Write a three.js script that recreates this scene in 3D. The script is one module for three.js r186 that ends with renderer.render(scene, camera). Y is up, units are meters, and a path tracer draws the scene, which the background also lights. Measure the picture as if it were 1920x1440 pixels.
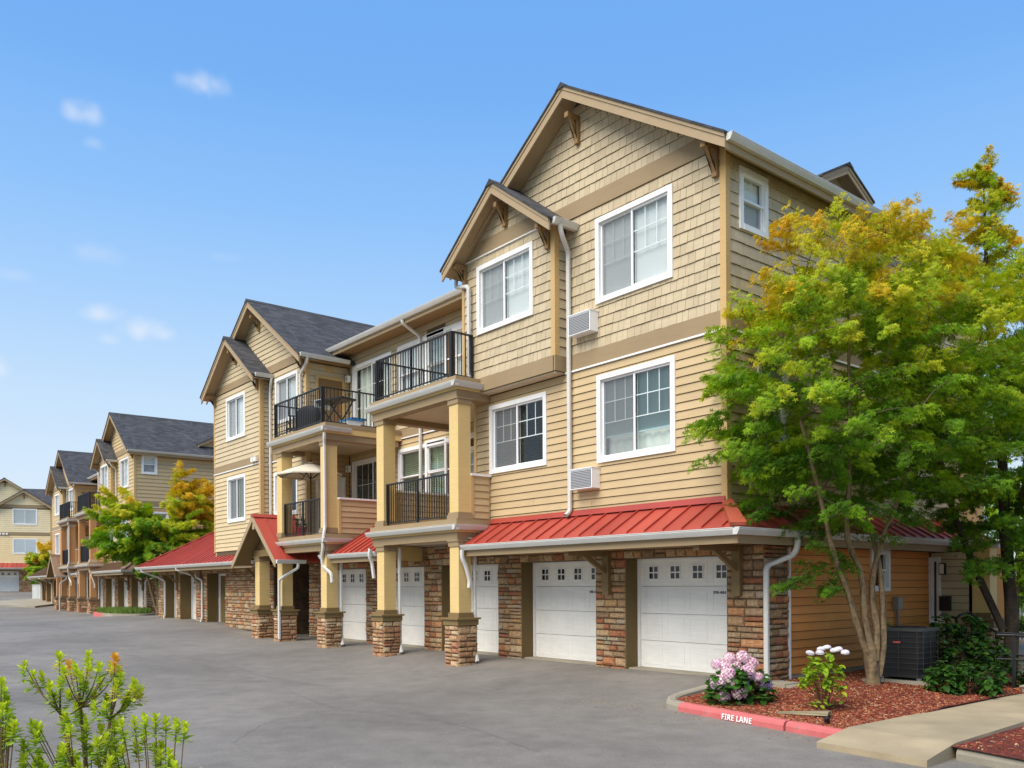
import * as THREE from 'three';
import { mergeGeometries } from 'three/addons/utils/BufferGeometryUtils.js';
import { FontLoader } from 'three/addons/loaders/FontLoader.js';
import { TextGeometry } from 'three/addons/geometries/TextGeometry.js';

// ---------------------------------------------------------------- camera, sky, sun, exposure
const scene = new THREE.Scene();
const CAM = [8.97, 1.67, 12.0], FWD = [-0.7754, -0.6315], RGT = [0.6315, -0.7754];
const camera = new THREE.PerspectiveCamera(2 * Math.atan(720 / 1612) * 180 / Math.PI, 4 / 3, 0.1, 900);
camera.position.set(...CAM);
camera.lookAt(CAM[0] + FWD[0], CAM[1], CAM[2] + FWD[1]);
camera.rotateZ(-0.0052);
camera.setViewOffset(1920, 1440, 0, -376, 1920, 1440);
camera.updateMatrixWorld(true);
const renderer = new THREE.WebGLRenderer({ antialias: true });
renderer.toneMapping = THREE.LinearToneMapping;
renderer.toneMappingExposure = 1.43;
renderer.shadowMap.enabled = true;

const SUN = new THREE.Vector3(0.09, 0.78, 0.62).normalize();
const sun = new THREE.DirectionalLight(new THREE.Color(1, 0.925, 0.82), 3.75);
sun.position.copy(SUN).multiplyScalar(120); sun.position.x -= 15;
sun.target.position.set(-15, 0, 0);
sun.castShadow = true; sun.shadow.radius = 95; sun.shadow.mapSize.set(4096, 4096);
Object.assign(sun.shadow.camera, { left: -75, right: 60, top: 60, bottom: -60, near: 10, far: 260 });
scene.add(sun, sun.target);

// seeded random and noise
function rng(seed) { let a = seed >>> 0; return () => { a = (a + 0x6D2B79F5) | 0; let t = Math.imul(a ^ (a >>> 15), 1 | a); t = (t + Math.imul(t ^ (t >>> 7), 61 | t)) ^ t; return ((t ^ (t >>> 14)) >>> 0) / 4294967296; }; }
const hash = (x, y, s) => { let h = Math.imul(x | 0, 374761393) ^ Math.imul(y | 0, 668265263) ^ Math.imul(s | 0, 974634777); h = Math.imul(h ^ (h >>> 13), 1274126177); return ((h ^ (h >>> 16)) >>> 0) / 4294967296; };
const sm = t => t * t * (3 - 2 * t);
const lerp = (a, b, t) => a + (b - a) * t;
const clamp = (x, a = 0, b = 1) => Math.min(b, Math.max(a, x));
const sstep = (a, b, x) => sm(clamp((x - a) / (b - a)));
function vnoise(x, y, per, s) {
  const xi = Math.floor(x), yi = Math.floor(y), fx = sm(x - xi), fy = sm(y - yi);
  const m = v => per ? ((v % per) + per) % per : v;
  const a = hash(m(xi), m(yi), s), b = hash(m(xi + 1), m(yi), s), c = hash(m(xi), m(yi + 1), s), d = hash(m(xi + 1), m(yi + 1), s);
  return lerp(lerp(a, b, fx), lerp(c, d, fx), fy);
}
function fbm(x, y, per, s, oct = 4) { let v = 0, a = 0.5, f = 1; for (let i = 0; i < oct; i++) { v += a * vnoise(x * f, y * f, per ? per * f : 0, s + i); a *= 0.5; f *= 2; } return v / (1 - Math.pow(0.5, oct)); }

// sky: clear summer blue with a handful of small fair-weather clouds
{
  const w = 2048, h = 1024, data = new Float32Array(w * h * 4);
  const lin = (r, g, b) => { const c = new THREE.Color().setRGB(r / 255, g / 255, b / 255, THREE.SRGBColorSpace); return [c.r, c.g, c.b]; };
  const stops = [[-0.02, lin(228, 241, 253)], [0.04, lin(224, 239, 253)], [0.12, lin(214, 234, 253)], [0.2, lin(198, 226, 253)], [0.3, lin(170, 210, 253)], [0.4, lin(144, 195, 251)], [0.52, lin(120, 178, 245)], [1.01, lin(96, 155, 230)]];
  // each cloud: direction from the place where one stands, angular half sizes, density
  const cl = [];
  const pix = (px, py) => { const d = new THREE.Vector3((px - 960) / 1612, (1096 - py) / 1612, -1).applyQuaternion(camera.quaternion).normalize(); return [Math.atan2(d.z, d.x), Math.asin(d.y)]; };
  for (const [px, py, rx, ry, k] of [[383, 160, 36, 18, .95], [155, 213, 28, 17, .85], [177, 271, 14, 9, .4], [190, 588, 34, 15, .75], [275, 620, 42, 20, .95], [205, 636, 18, 10, .4], [185, 478, 40, 16, .3], [0, 690, 14, 18, .6], [10, 515, 40, 12, .3], [430, 484, 30, 8, .25]])
    cl.push([...pix(px, py), rx / 1612, ry / 1612, k]);
  const R = rng(77); // the same kind of clouds all round
  for (let i = 0; i < 60; i++) { const az = R() * 6.283 - 3.1416, el = 0.12 + R() * 0.6; let ok = true; const c = pix(960, 600); let da = Math.abs(az - c[0]); da = Math.min(da, 6.2832 - da); if (da < 0.75) ok = false; const rx = 0.015 + R() * 0.04, k = 0.3 + R() * 0.6; if (ok) cl.push([az, el, rx, rx * 0.5, k]); }
  const white = lin(238, 243, 252);
  for (let j = 0; j < h; j++) {
    const el = (j + 0.5) / h * Math.PI - Math.PI / 2;
    let c = stops[0][1];
    for (let i = 0; i < stops.length - 1; i++) if (el >= stops[i][0] && el < stops[i + 1][0]) { const t = (el - stops[i][0]) / (stops[i + 1][0] - stops[i][0]); c = [0, 1, 2].map(k => lerp(stops[i][1][k], stops[i + 1][1][k], t)); }
    if (el >= 1.01) c = stops[stops.length - 1][1];
    const near = cl.filter(q => Math.abs(q[1] - el) < q[3] * 2.2);
    for (let i = 0; i < w; i++) {
      const az = ((i + 0.5) / w - 0.5) * Math.PI * 2; let a = 0;
      for (const q of near) {
        let da = az - q[0]; if (da > Math.PI) da -= 2 * Math.PI; if (da < -Math.PI) da += 2 * Math.PI; da *= Math.cos(el);
        const x = da / q[2], y = (el - q[1]) / q[3]; if (Math.abs(x) > 2.2) continue;
        const n = fbm(az * 75, el * 95, 0, 5, 5);
        const r2 = x * x + y * y * (y < 0 ? 1.6 : 1); const v = Math.exp(-r2 * .95) * (0.1 + 1.7 * n) - 0.2; if (v > 0) a = Math.max(a, clamp(v * 1.1) * q[4] * .72);
      }
      const o = (j * w + i) * 4; for (let k = 0; k < 3; k++) data[o + k] = lerp(c[k], white[k], a) * 0.70; data[o + 3] = 1;
    }
  }
  const t = new THREE.DataTexture(data, w, h, THREE.RGBAFormat, THREE.FloatType);
  t.mapping = THREE.EquirectangularReflectionMapping; t.magFilter = t.minFilter = THREE.LinearFilter; t.needsUpdate = true;
  scene.background = t; scene.environment = t;
}

// ---------------------------------------------------------------- textures and materials
function tex(size, fn, metres, srgb = true) {
  const d = new Uint8Array(size * size * 4);
  for (let y = 0; y < size; y++) for (let x = 0; x < size; x++) { const c = fn(x / size, y / size), o = (y * size + x) * 4; if (typeof c === 'number') d[o] = d[o + 1] = d[o + 2] = clamp(c) * 255; else for (let k = 0; k < 3; k++) d[o + k] = clamp(c[k]) * 255; d[o + 3] = 255; }
  const t = new THREE.DataTexture(d, size, size); t.wrapS = t.wrapT = THREE.RepeatWrapping; t.magFilter = THREE.LinearFilter; t.minFilter = THREE.LinearMipmapLinearFilter; t.generateMipmaps = true;
  if (srgb) t.colorSpace = THREE.SRGBColorSpace; t.repeat.set(1 / metres, 1 / metres); t.needsUpdate = true; return t;
}
const T_paint = tex(512, (u, v) => 0.93 + 0.05 * fbm(u * 6, v * 6, 6, 3, 4) + 0.05 * (fbm(u * 10, v * 90, 0, 9, 3) - 0.5) + 0.03 * (hash(u * 512, v * 512, 4) - .5), 2.3);
const T_wood = tex(512, (u, v) => 0.5 + 0.6 * (fbm(u * 4, v * 64, 4, 19, 4) - 0.5), 1.3, false);
const T_fine = tex(256, (u, v) => 0.5 + 0.5 * (hash(u * 256, v * 256, 8) - .5) + .5 * (fbm(u * 32, v * 32, 32, 2, 3) - .5), 0.4, false);
const T_stone = tex(512, (u, v) => { const a = fbm(u * 5, v * 5, 5, 31, 5), b = fbm(u * 14, v * 14, 14, 41, 4); const k = 0.74 + 0.36 * a + 0.3 * (b - .5); return [k, k * (0.95 + .1 * (a - .5)), k * (0.9 + .2 * (b - .5))]; }, 0.75);
const T_stoneB = tex(512, (u, v) => fbm(u * 9, v * 9, 9, 51, 5), 0.75, false);
const T_asph = tex(2048, (u, v) => { const g = hash(u * 2048, v * 2048, 1), l = fbm(u * 5, v * 5, 5, 61, 5), m = fbm(u * 40, v * 40, 40, 71, 3); const k = 0.8 + 0.26 * (g - .5) + 0.26 * (l - .5) + .12 * (m - .5) + (g > .985 ? .16 : 0); return [k, k * .985, k * .955]; }, 9);
const T_asphB = tex(1024, (u, v) => 0.5 * hash(u * 1024, v * 1024, 13) + 0.5 * fbm(u * 90, v * 90, 90, 14, 2), 4, false);
const T_roof = tex(1024, (u, v) => { // fine granules and random tab tones, each course a hand wide
  const row = Math.floor(v * 28), off = hash(row, 7, 3) * 3, col = Math.floor((u * 14 + off)); const t = hash(col % 1e4, row, 5); const g = hash(u * 1024, v * 1024, 6); return 0.72 + .26 * (t - .5) + .2 * (g - .5) + .12 * (fbm(u * 4, v * 4, 4, 15, 3) - .5); }, 4);
const T_roofB = tex(1024, (u, v) => { const f = (v * 28) % 1; return 0.75 - 0.55 * f + 0.25 * hash(u * 1024, v * 1024, 16); }, 4, false);
const T_conc = tex(1024, (u, v) => { const k = .82 + .2 * (fbm(u * 6, v * 6, 6, 81, 5) - .5) + .1 * (hash(u * 1024, v * 1024, 82) - .5); return [k, k * .99, k * .96]; }, 3);
const T_bark = tex(512, (u, v) => { const a = fbm(u * 18, v * 4, 18, 91, 4), b = fbm(u * 6, v * 14, 6, 93, 3); const k = .55 + .55 * a + .25 * (b - .5); return [k, k * .97, k * .9]; }, 0.6);
const T_barkB = tex(512, (u, v) => fbm(u * 20, v * 5, 20, 95, 4), 0.6, false);
const T_mulch = tex(1024, (u, v) => { const a = fbm(u * 60, v * 60, 60, 101, 3), b = fbm(u * 8, v * 8, 8, 103, 3); const k = .35 + .8 * a * (0.6 + .8 * b); return [k, k * .82, k * .75]; }, 2);
const T_red = tex(512, (u, v) => 0.9 + .12 * (fbm(u * 4, v * 4, 4, 111, 4) - .5) + .05 * (hash(u * 512, v * 512, 112) - .5), 2.7);
const T_kerb = tex(512, (u, v) => { const n = fbm(u * 9, v * 9, 9, 121, 5), g = hash(u * 512, v * 512, 122); const n2 = fbm(u * 30, v * 30, 30, 123, 4), w = sstep(.6, .72, n2 * .6 + n * .4); const k = .9 + .16 * (n - .5) + .08 * (g - .5); return [k * lerp(1, .84, w), k * lerp(1, 1.05, w), k * lerp(1, 1.05, w)]; }, 1.6);
const T_weave = tex(256, (u, v) => 0.75 + .25 * (((Math.floor(u * 64) + Math.floor(v * 64)) % 2) ? 1 : 0) * .5 + .1 * hash(u * 256, v * 256, 33), .5);

const S = (r, g, b) => new THREE.Color().setRGB(r / 255, g / 255, b / 255, THREE.SRGBColorSpace);
const mt = (c, o = {}) => new THREE.MeshStandardMaterial({ color: c, roughness: .75, side: THREE.DoubleSide, ...o });
const paint = (r, g, b, o = {}) => mt(S(r, g, b), { map: T_paint, bumpMap: T_wood, bumpScale: .0012, roughness: .72, ...o });
const M = {
  hipcap: mt(S(198, 96, 72), { map: T_red, roughness: .5 }), trim: paint(246, 244, 238, { roughness: .5 }), vinyl: mt(S(240, 240, 238), { roughness: .4 }), gutter: paint(216, 213, 204, { roughness: .45 }),
  band: paint(160, 136, 100), barge: paint(174, 150, 115), olive: paint(133, 109, 66), soffit: paint(214, 198, 168), corner: paint(206, 170, 112),
  col: paint(226, 194, 128), bracket: paint(150, 118, 76), jamb: paint(112, 90, 48), backing: mt(S(92, 74, 48)), door: paint(247, 242, 230, { roughness: .55 }),
  browndoor: paint(140, 106, 62), inside: mt(S(120, 115, 105)), floor: mt(S(150, 140, 125)),
  glass: new THREE.MeshPhysicalMaterial({ color: S(244, 248, 247), roughness: .03, transmission: 1, thickness: 0, ior: 1.5, side: THREE.DoubleSide }),
  screen: mt(S(140, 143, 144), { transparent: true, opacity: .42, roughness: .9 }), dark: mt(S(24, 24, 25), { roughness: .6 }),
  blind: mt(S(246, 246, 242), { roughness: .6 }), curtain: mt(S(222, 226, 214), { roughness: .9 }),
  black: mt(S(28, 27, 27), { roughness: .45 }), blackpipe: mt(S(40, 38, 37), { roughness: .5, metalness: .3 }),
  roof: mt(S(92, 92, 95), { map: T_roof, bumpMap: T_roofB, bumpScale: .012, roughness: .95 }),
  mortar: mt(S(112, 92, 70), { roughness: .95, map: T_stone }), conc: mt(S(190, 180, 160), { map: T_conc, bumpMap: T_fine, bumpScale: .002, roughness: .9 }),
  acgrille: mt(S(176, 176, 176), { roughness: .5 }), cream: mt(S(238, 228, 204), { roughness: .9, map: T_weave }),
  lamp: mt(S(235, 232, 220), { roughness: .35 }), metal: mt(S(150, 150, 148), { metalness: .8, roughness: .4 }),
  terracotta: mt(S(150, 40, 32), { roughness: .6 }), blueplastic: mt(S(40, 120, 175), { roughness: .4 }), clearplastic: mt(S(215, 225, 235), { roughness: .35 }),
  bark: mt(S(138, 119, 92), { map: T_bark, bumpMap: T_barkB, bumpScale: .012, roughness: .9 }), twig: mt(S(92, 74, 56), { roughness: .9 }),
};
const redRoof = () => [0, 1, 2].map(i => mt(S(176 + i * 7, 70 + i * 5, 56 + i * 4), { map: T_red, roughness: .42 }));
const brownRoof = () => [0, 1].map(i => mt(S(140 + i * 6, 112 + i * 5, 86 + i * 4), { map: T_red, roughness: .5 }));

// ---------------------------------------------------------------- mesh building helpers
class MB { // collects flat faces; uv in metres from the face's own direction
  constructor(T) { this.p = []; this.uv = []; this.T = T; }
  tri(a, b, c) {
    if (this.T) { a = this.T(...a); b = this.T(...b); c = this.T(...c); }
    const ux = b[0] - a[0], uy = b[1] - a[1], uz = b[2] - a[2], vx = c[0] - a[0], vy = c[1] - a[1], vz = c[2] - a[2];
    const nx = Math.abs(uy * vz - uz * vy), ny = Math.abs(uz * vx - ux * vz), nz = Math.abs(ux * vy - uy * vx);
    for (const q of [a, b, c]) { this.p.push(q[0], q[1], q[2]); if (nz >= nx && nz >= ny) this.uv.push(q[0], q[1]); else if (nx >= ny) this.uv.push(q[2], q[1]); else this.uv.push(nx > nz ? q[2] : q[0], nx > nz ? q[0] * 1.2 : q[2] * 1.2); }
    return this;
  }
  quad(a, b, c, d) { return this.tri(a, b, c).tri(a, c, d); }
  hex(v) { // eight corners: 0-3 back (ccw seen from the front), 4-7 front
    this.quad(v[4], v[5], v[6], v[7]); this.quad(v[1], v[0], v[3], v[2]); this.quad(v[0], v[4], v[7], v[3]); this.quad(v[5], v[1], v[2], v[6]); this.quad(v[7], v[6], v[2], v[3]); this.quad(v[0], v[1], v[5], v[4]); return this;
  }
  box(x0, x1, y0, y1, z0, z1) { return this.hex([[x0, y0, z0], [x1, y0, z0], [x1, y1, z0], [x0, y1, z0], [x0, y0, z1], [x1, y0, z1], [x1, y1, z1], [x0, y1, z1]]); }
  prism(poly, z0, z1, ax = 'z') { // convex polygon in (a,b), pushed along the third axis
    const f = (p, t) => ax === 'z' ? [p[0], p[1], t] : ax === 'x' ? [t, p[1], p[0]] : [p[0], t, p[1]];
    const n = poly.length;
    for (let i = 1; i < n - 1; i++) { this.tri(f(poly[0], z1), f(poly[i], z1), f(poly[i + 1], z1)); this.tri(f(poly[0], z0), f(poly[i + 1], z0), f(poly[i], z0)); }
    for (let i = 0; i < n; i++) { const a = poly[i], b = poly[(i + 1) % n]; this.quad(f(a, z0), f(b, z0), f(b, z1), f(a, z1)); }
    return this;
  }
  beam(a, b, w, h, up = [0, 1, 0]) {
    const A = new THREE.Vector3(...a), B = new THREE.Vector3(...b), d = B.clone().sub(A).normalize(); let s = new THREE.Vector3().crossVectors(d, new THREE.Vector3(...up)); if (s.lengthSq() < 1e-6) s.set(1, 0, 0); s.normalize(); const u = new THREE.Vector3().crossVectors(s, d);
    const c = (P, i, j) => { const q = P.clone().addScaledVector(s, i * w / 2).addScaledVector(u, j * h / 2); return [q.x, q.y, q.z]; };
    return this.hex([c(A, -1, -1), c(A, 1, -1), c(A, 1, 1), c(A, -1, 1), c(B, -1, -1), c(B, 1, -1), c(B, 1, 1), c(B, -1, 1)]);
  }
  geo() { const g = new THREE.BufferGeometry(); g.setAttribute('position', new THREE.Float32BufferAttribute(this.p, 3)); g.setAttribute('uv', new THREE.Float32BufferAttribute(this.uv, 2)); g.computeVertexNormals(); return g; }
}
const used = {};
const numbered = n => { if (!(n in used)) { used[n] = 0; return n; } used[n]++; return n + '_' + String(used[n]).padStart(3, '0'); };
function mesh(name, geo, m, parent) { const o = new THREE.Mesh(geo instanceof MB ? geo.geo() : geo, m); o.name = name; o.castShadow = o.receiveShadow = true; parent.add(o); return o; }
function thing(name, label, category, pos = [0, 0, 0], rot = 0, group) { const o = new THREE.Group(); o.name = numbered(name); o.position.set(...pos); o.rotation.y = rot; o.userData = { label, category }; if (group) o.userData.group = group; scene.add(o); return o; }
function one(name, geo, m, label, category, group) { const o = mesh(numbered(name), geo, m, scene); o.userData = { label, category }; if (group) o.userData.group = group; return o; }
function struct(name, geo, m) { const o = mesh(numbered(name), geo, m, scene); o.userData = { kind: 'structure' }; return o; }
const grp = (name, parent) => { const g = new THREE.Group(); g.name = name; parent.add(g); return g; };
// a wall's own frame: u to the right seen from outside, h up, n out of the wall
const frame = (ox, oz, ang) => { const c = Math.cos(ang), s = Math.sin(ang); const T = (u, h, n) => [ox + u * c + n * s, h, oz - u * s + n * c]; return { T, ang, c, s }; };
function tube(pts, r, seg = 6, smooth = .5, sq = 0) { const c = new THREE.CatmullRomCurve3(pts.map(p => new THREE.Vector3(...p)), false, 'catmullrom', smooth); const g = new THREE.TubeGeometry(c, Math.max(8, pts.length * 5), r, seg, false); return g; }
function pipe(pts, w, d) { // rectangular downspout with short mitred bends
  const mb = new MB(), P = pts.map(p => new THREE.Vector3(...p)); const rings = [];
  const path = []; P.forEach((p, i) => { if (i === 0 || i === P.length - 1) path.push(p); else { const a = P[i - 1].clone().sub(p), b = P[i + 1].clone().sub(p), k = Math.min(.07, a.length() * .4, b.length() * .4); path.push(p.clone().add(a.setLength(k)), p.clone().add(a.clone().setLength(k * .3)).add(b.clone().setLength(k * .3)), p.clone().add(b.setLength(k))); } });
  let side = null;
  path.forEach((p, i) => { const t = path[Math.min(i + 1, path.length - 1)].clone().sub(path[Math.max(i - 1, 0)]).normalize(); let s = new THREE.Vector3(1, 0, 0); s.addScaledVector(t, -s.dot(t)); if (s.lengthSq() < .05) s.set(0, 0, 1).addScaledVector(t, -t.z); s.normalize(); if (side && s.dot(side) < 0) s.negate(); side = s; const u = new THREE.Vector3().crossVectors(t, s);
    const q = (i, j) => { const v = p.clone().addScaledVector(s, i * w / 2).addScaledVector(u, j * d / 2); return [v.x, v.y, v.z]; }; const b = .72; rings.push([q(-1, -b), q(-b, -1), q(b, -1), q(1, -b), q(1, b), q(b, 1), q(-b, 1), q(-1, b)]); });
  for (let i = 0; i + 1 < rings.length; i++) for (let k = 0; k < 8; k++) mb.quad(rings[i][k], rings[i][(k + 1) % 8], rings[i + 1][(k + 1) % 8], rings[i + 1][k]);
  return mb;
}
// ---------------------------------------------------------------- building kit
const stoneGeo = (() => { // rough faced ledge stones, a few shapes, one unit wide and high
  const out = []; const R = rng(5);
  for (let v = 0; v < 7; v++) {
    const mb = new MB(); const ring = (k, l, n) => { const p = []; for (const [i, j] of [[-1, -1], [0, -1], [1, -1], [1, 0], [1, 1], [0, 1], [-1, 1], [-1, 0]]) p.push([i * k * (1 + (R() - .5) * .05), j * l * (1 + (R() - .5) * .1), n * (.7 + R() * .5)]); return p; };
    const a = [[-1, -1], [0, -1], [1, -1], [1, 0], [1, 1], [0, 1], [-1, 1], [-1, 0]].map(([i, j]) => [i * .5, j * .5, -.3]);
    const b = ring(.492, .485, .45), c = ring(.43, .36, 1), m = [(R() - .5) * .2, (R() - .5) * .2, .9 + R() * .5];
    for (let k = 0; k < 8; k++) { const l = (k + 1) % 8; mb.quad(a[k], a[l], b[l], b[k]); mb.quad(b[k], b[l], c[l], c[k]); mb.tri(c[k], c[l], m); }
    out.push(mb.geo());
  }
  return out;
})();
const STONE = [[204, 178, 138], [188, 158, 118], [208, 158, 112], [198, 138, 96], [178, 152, 120], [214, 192, 154], [164, 138, 106], [206, 168, 120], [192, 166, 132], [184, 126, 90], [196, 184, 160], [200, 172, 132]];
const COLSTONE = [[222, 194, 156], [208, 172, 130], [200, 156, 118], [214, 184, 142], [188, 150, 114], [226, 206, 172], [196, 144, 112], [182, 144, 108]];
const stoneMat = p => p.map(c => mt(S(...c), { map: T_stone, bumpMap: T_stoneB, bumpScale: .02, roughness: .92 }));
const MS = { wall: stoneMat(STONE), col: stoneMat(COLSTONE) };
const tones = (r, g, b, n = 4, s = 7, seed = 1) => { const R = rng(seed); return Array.from({ length: n }, () => { const d = (R() - .5) * 2 * s; return paint(r + d, g + d, b + d * .9, { bumpScale: .0025 }); }); };

class Building {
  constructor(name, label, pos, rot, low, pal, seed) {
    this.root = thing(name, label, 'building', pos, rot); this.low = low; this.pal = pal; this.R = rng(seed); this.q = {};
    this.toLocal = new THREE.Matrix4().makeRotationY(rot).setPosition(...pos);
  }
  part(name, geo, m, parent) { return mesh(name, geo, m, parent || this.root); }
  add(kind, geo, mats, parent, c, nrm, matrix) { (this.q[kind] ||= []).push({ geo, mat: mats[Math.floor(this.R() * mats.length)], parent, c, nrm, matrix }); }
  flush(limit = 300) {
    const rest = { siding_board: 'siding', shingle: 'shingle_siding', stone: 'stonework', roof_panel: 'metal_roofing' };
    for (const k in this.q) {
      const list = this.q[k];
      for (const it of list) { const p = new THREE.Vector3(...it.c).applyMatrix4(this.toLocal); const n = new THREE.Vector3(...it.nrm).transformDirection(this.toLocal); const v = new THREE.Vector3(...CAM).sub(p); const d = v.length(); const f = v.normalize().dot(n); it.s = f > .04 ? (it.big || 1) * f ** .5 / d : -d; if (it.parent && it.parent.userData.hid) it.s -= 5; }
      list.sort((a, b) => b.s - a.s);
      const lim = this.low ? 0 : limit;
      list.slice(0, lim).forEach(it => { const o = mesh(k, it.geo, it.mat, it.parent); if (it.matrix) { o.applyMatrix4(it.matrix); } });
      const left = list.slice(lim); if (!left.length) continue;
      const gs = left.map(it => { const g = it.geo.clone(); if (it.matrix) g.applyMatrix4(it.matrix); const n = g.attributes.position.count, col = new Float32Array(n * 3); for (let i = 0; i < n; i++) { col[i * 3] = it.mat.color.r; col[i * 3 + 1] = it.mat.color.g; col[i * 3 + 2] = it.mat.color.b; } g.setAttribute('color', new THREE.BufferAttribute(col, 3)); return g; });
      const m0 = left[0].mat.clone(); m0.color.setRGB(1, 1, 1); m0.vertexColors = true;
      const o = mesh(rest[k] || k, mergeGeometries(gs), m0, this.root); o.userData.kind = 'stuff';
    }
  }
  // solid wall behind the cladding, with its openings cut through
  wall(fr, poly, holes, m = M.backing, thick = .14) {
    const s = new THREE.Shape(poly.map(p => new THREE.Vector2(...p)));
    for (const [a, b, c, d] of holes) s.holes.push(new THREE.Path([new THREE.Vector2(a, c), new THREE.Vector2(a, d), new THREE.Vector2(b, d), new THREE.Vector2(b, c)]));
    const g = new THREE.ExtrudeGeometry(s, { depth: thick, bevelEnabled: false }); g.translate(0, 0, -thick);
    const o0 = fr.T(0, 0, 0); g.rotateY(fr.ang); g.translate(o0[0], 0, o0[2]);
    return this.part('wall', g, m);
  }
  courses(parent, fr, range, h0, h1, holes, e, kind, mats) {
    const R = this.R, nrm = fr.T(0, 0, 1).map((v, i) => v - fr.T(0, 0, 0)[i]);
    const N = Math.round((h1 - h0) / e); e = (h1 - h0) / N; const gap = kind === 'shingle' ? .008 : .011, bt = kind === 'shingle' ? .027 : .03;
    for (let r = 0; r < N; r++) {
      const h = h0 + r * e, top = h + e, off = lerp(0, .0, 0);
      const hs = holes.filter(q => q[2] < top - .004 && q[3] > h + .004); const cuts = [h];
      for (const q of hs) for (const y of [q[2], q[3]]) if (y > h + .012 && y < top - .012) cuts.push(y); cuts.push(top); cuts.sort((a, b) => a - b);
      const [ua, ub] = range(h); if (ub - ua < .06) continue;
      let splits = null;
      if (kind === 'shingle') { splits = [ua]; let u = ua - R() * .1; while (u < ub) { u += .115 + R() * .1; if (u > ua + .03 && u < ub - .03) splits.push(u); } splits.push(ub + 1e-4); }
      const bb = (splits || []).map(() => [(R() - .5) * .009, (R() - .5) * .006]);
      const whole = cuts.length > 2 && !splits ? new MB(fr.T) : null; let wc = null;
      for (let ci = 0; ci + 1 < cuts.length; ci++) {
        const a = cuts[ci], b = ci + 2 === cuts.length ? cuts[ci + 1] - gap : cuts[ci + 1]; if (b - a < .01) continue; const na = lerp(bt, .008, (a - h) / e), nb = lerp(bt, .008, (b - h) / e);
        const [a0, a1] = range(a + 1e-5), [b0, b1] = range(b - 1e-5); if (a1 - a0 < .04) continue;
        let segs = [[a0, a1, Math.min(b0, b1), Math.max(b0, b1)]]; // bottom left, bottom right, top left, top right
        for (const q of hs.filter(q => q[2] < b - .004 && q[3] > a + .004)) segs = segs.flatMap(g => { if (q[1] <= g[0] || q[0] >= g[1]) return [g]; const o = []; if (q[0] > g[0] + .01) o.push([g[0], q[0], g[2], q[0]]); if (q[1] < g[1] - .01) o.push([q[1], g[1], q[1], g[3]]); return o; });
        if (!splits && !whole) segs = segs.flatMap(g => { if (g[1] - g[0] < 3.3 || this.low) return [g]; const m = lerp(g[0], g[1], .25 + R() * .5); return [[g[0], m - .0025, g[2], m - .0025], [m + .0025, g[1], m + .0025, g[3]]]; });
        for (const g of segs) {
          if (splits) {
            for (let i = 0; i + 1 < splits.length; i++) {
              const l = Math.max(splits[i] + .003, g[0]), rr = Math.min(splits[i + 1] - .003, g[1]); if (rr - l < .012) continue;
              const tl = Math.max(l, g[2]), tr = Math.min(rr, g[3]); const d = ci === 0 ? bb[i][0] : 0, n2 = bb[i][1];
              const mb = new MB(fr.T).hex([[l, a + d, -.004], [rr, a + d, -.004], [Math.max(tr, tl), b, -.004], [tl, b, -.004], [l, a + d, na + n2], [rr, a + d, na + n2], [Math.max(tr, tl), b, nb + n2 * .3], [tl, b, nb + n2 * .3]]);
              this.add(kind, mb.geo(), mats, parent, fr.T((l + rr) / 2, (a + b) / 2, 0), nrm);
            }
          } else {
            const mb = whole || new MB(fr.T); mb.hex([[g[0], a, -.004], [g[1], a, -.004], [g[3], b, -.004], [g[2], b, -.004], [g[0], a, na], [g[1], a, na], [g[3], b, nb], [g[2], b, nb]]);
            wc = fr.T((g[0] + g[1]) / 2, (a + b) / 2, 0); if (!whole) this.add('siding_board', mb.geo(), mats, parent, wc, nrm);
          }
        }
      }
      if (whole && wc) this.add('siding_board', whole.geo(), mats, parent, wc, nrm);
    }
  }
  stones(parent, fr, u0, u1, h0, h1, mats = MS.wall, sc = 1) {
    const R = this.R, nrm = fr.T(0, 0, 1).map((v, i) => v - fr.T(0, 0, 0)[i]); let h = h0;
    while (h < h1 - .03) {
      let hh = (.075 + R() * .1) * sc; if (h1 - h - hh < .06) hh = h1 - h; let u = u0;
      while (u < u1 - .02) {
        let w = (.15 + R() * .24) * sc; if (u1 - u - w < .1) w = u1 - u;
        const two = hh > .135 * sc && R() < .28; const parts = two ? [[h, hh * .5], [h + hh * .5, hh * .5]] : [[h, hh]];
        for (const [y, k] of parts) { const c = fr.T(u + w / 2, y + k / 2, 0); const m = new THREE.Matrix4().makeRotationY(fr.ang).setPosition(...c).scale(new THREE.Vector3(w - .014, k - .013, .028 + R() * .022)); this.add('stone', stoneGeo[Math.floor(R() * stoneGeo.length)], mats, parent, c, nrm, m); }
        u += w;
      }
      h += hh;
    }
  }
  window(fr, u0, u1, h0, h1, o = {}) {
    const g = grp(o.name || 'window', this.root); const uc = (u0 + u1) / 2, hc = (h0 + h1) / 2; const p = fr.T(uc, hc, 0); g.position.set(...p); g.rotation.y = fr.ang;
    const W = (u1 - u0) / 2, H = (h1 - h0) / 2, t = o.trim ?? .1; const low = this.low;
    const f = new MB(); f.box(-W, -W + t, -H, H, -.01, .052); f.box(W - t, W, -H, H, -.01, .052); f.box(-W + t, W - t, H - t, H, -.01, .055); f.box(-W + t, W - t, -H, -H + t, -.01, .058); mesh('frame', f, M.trim, g);
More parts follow.
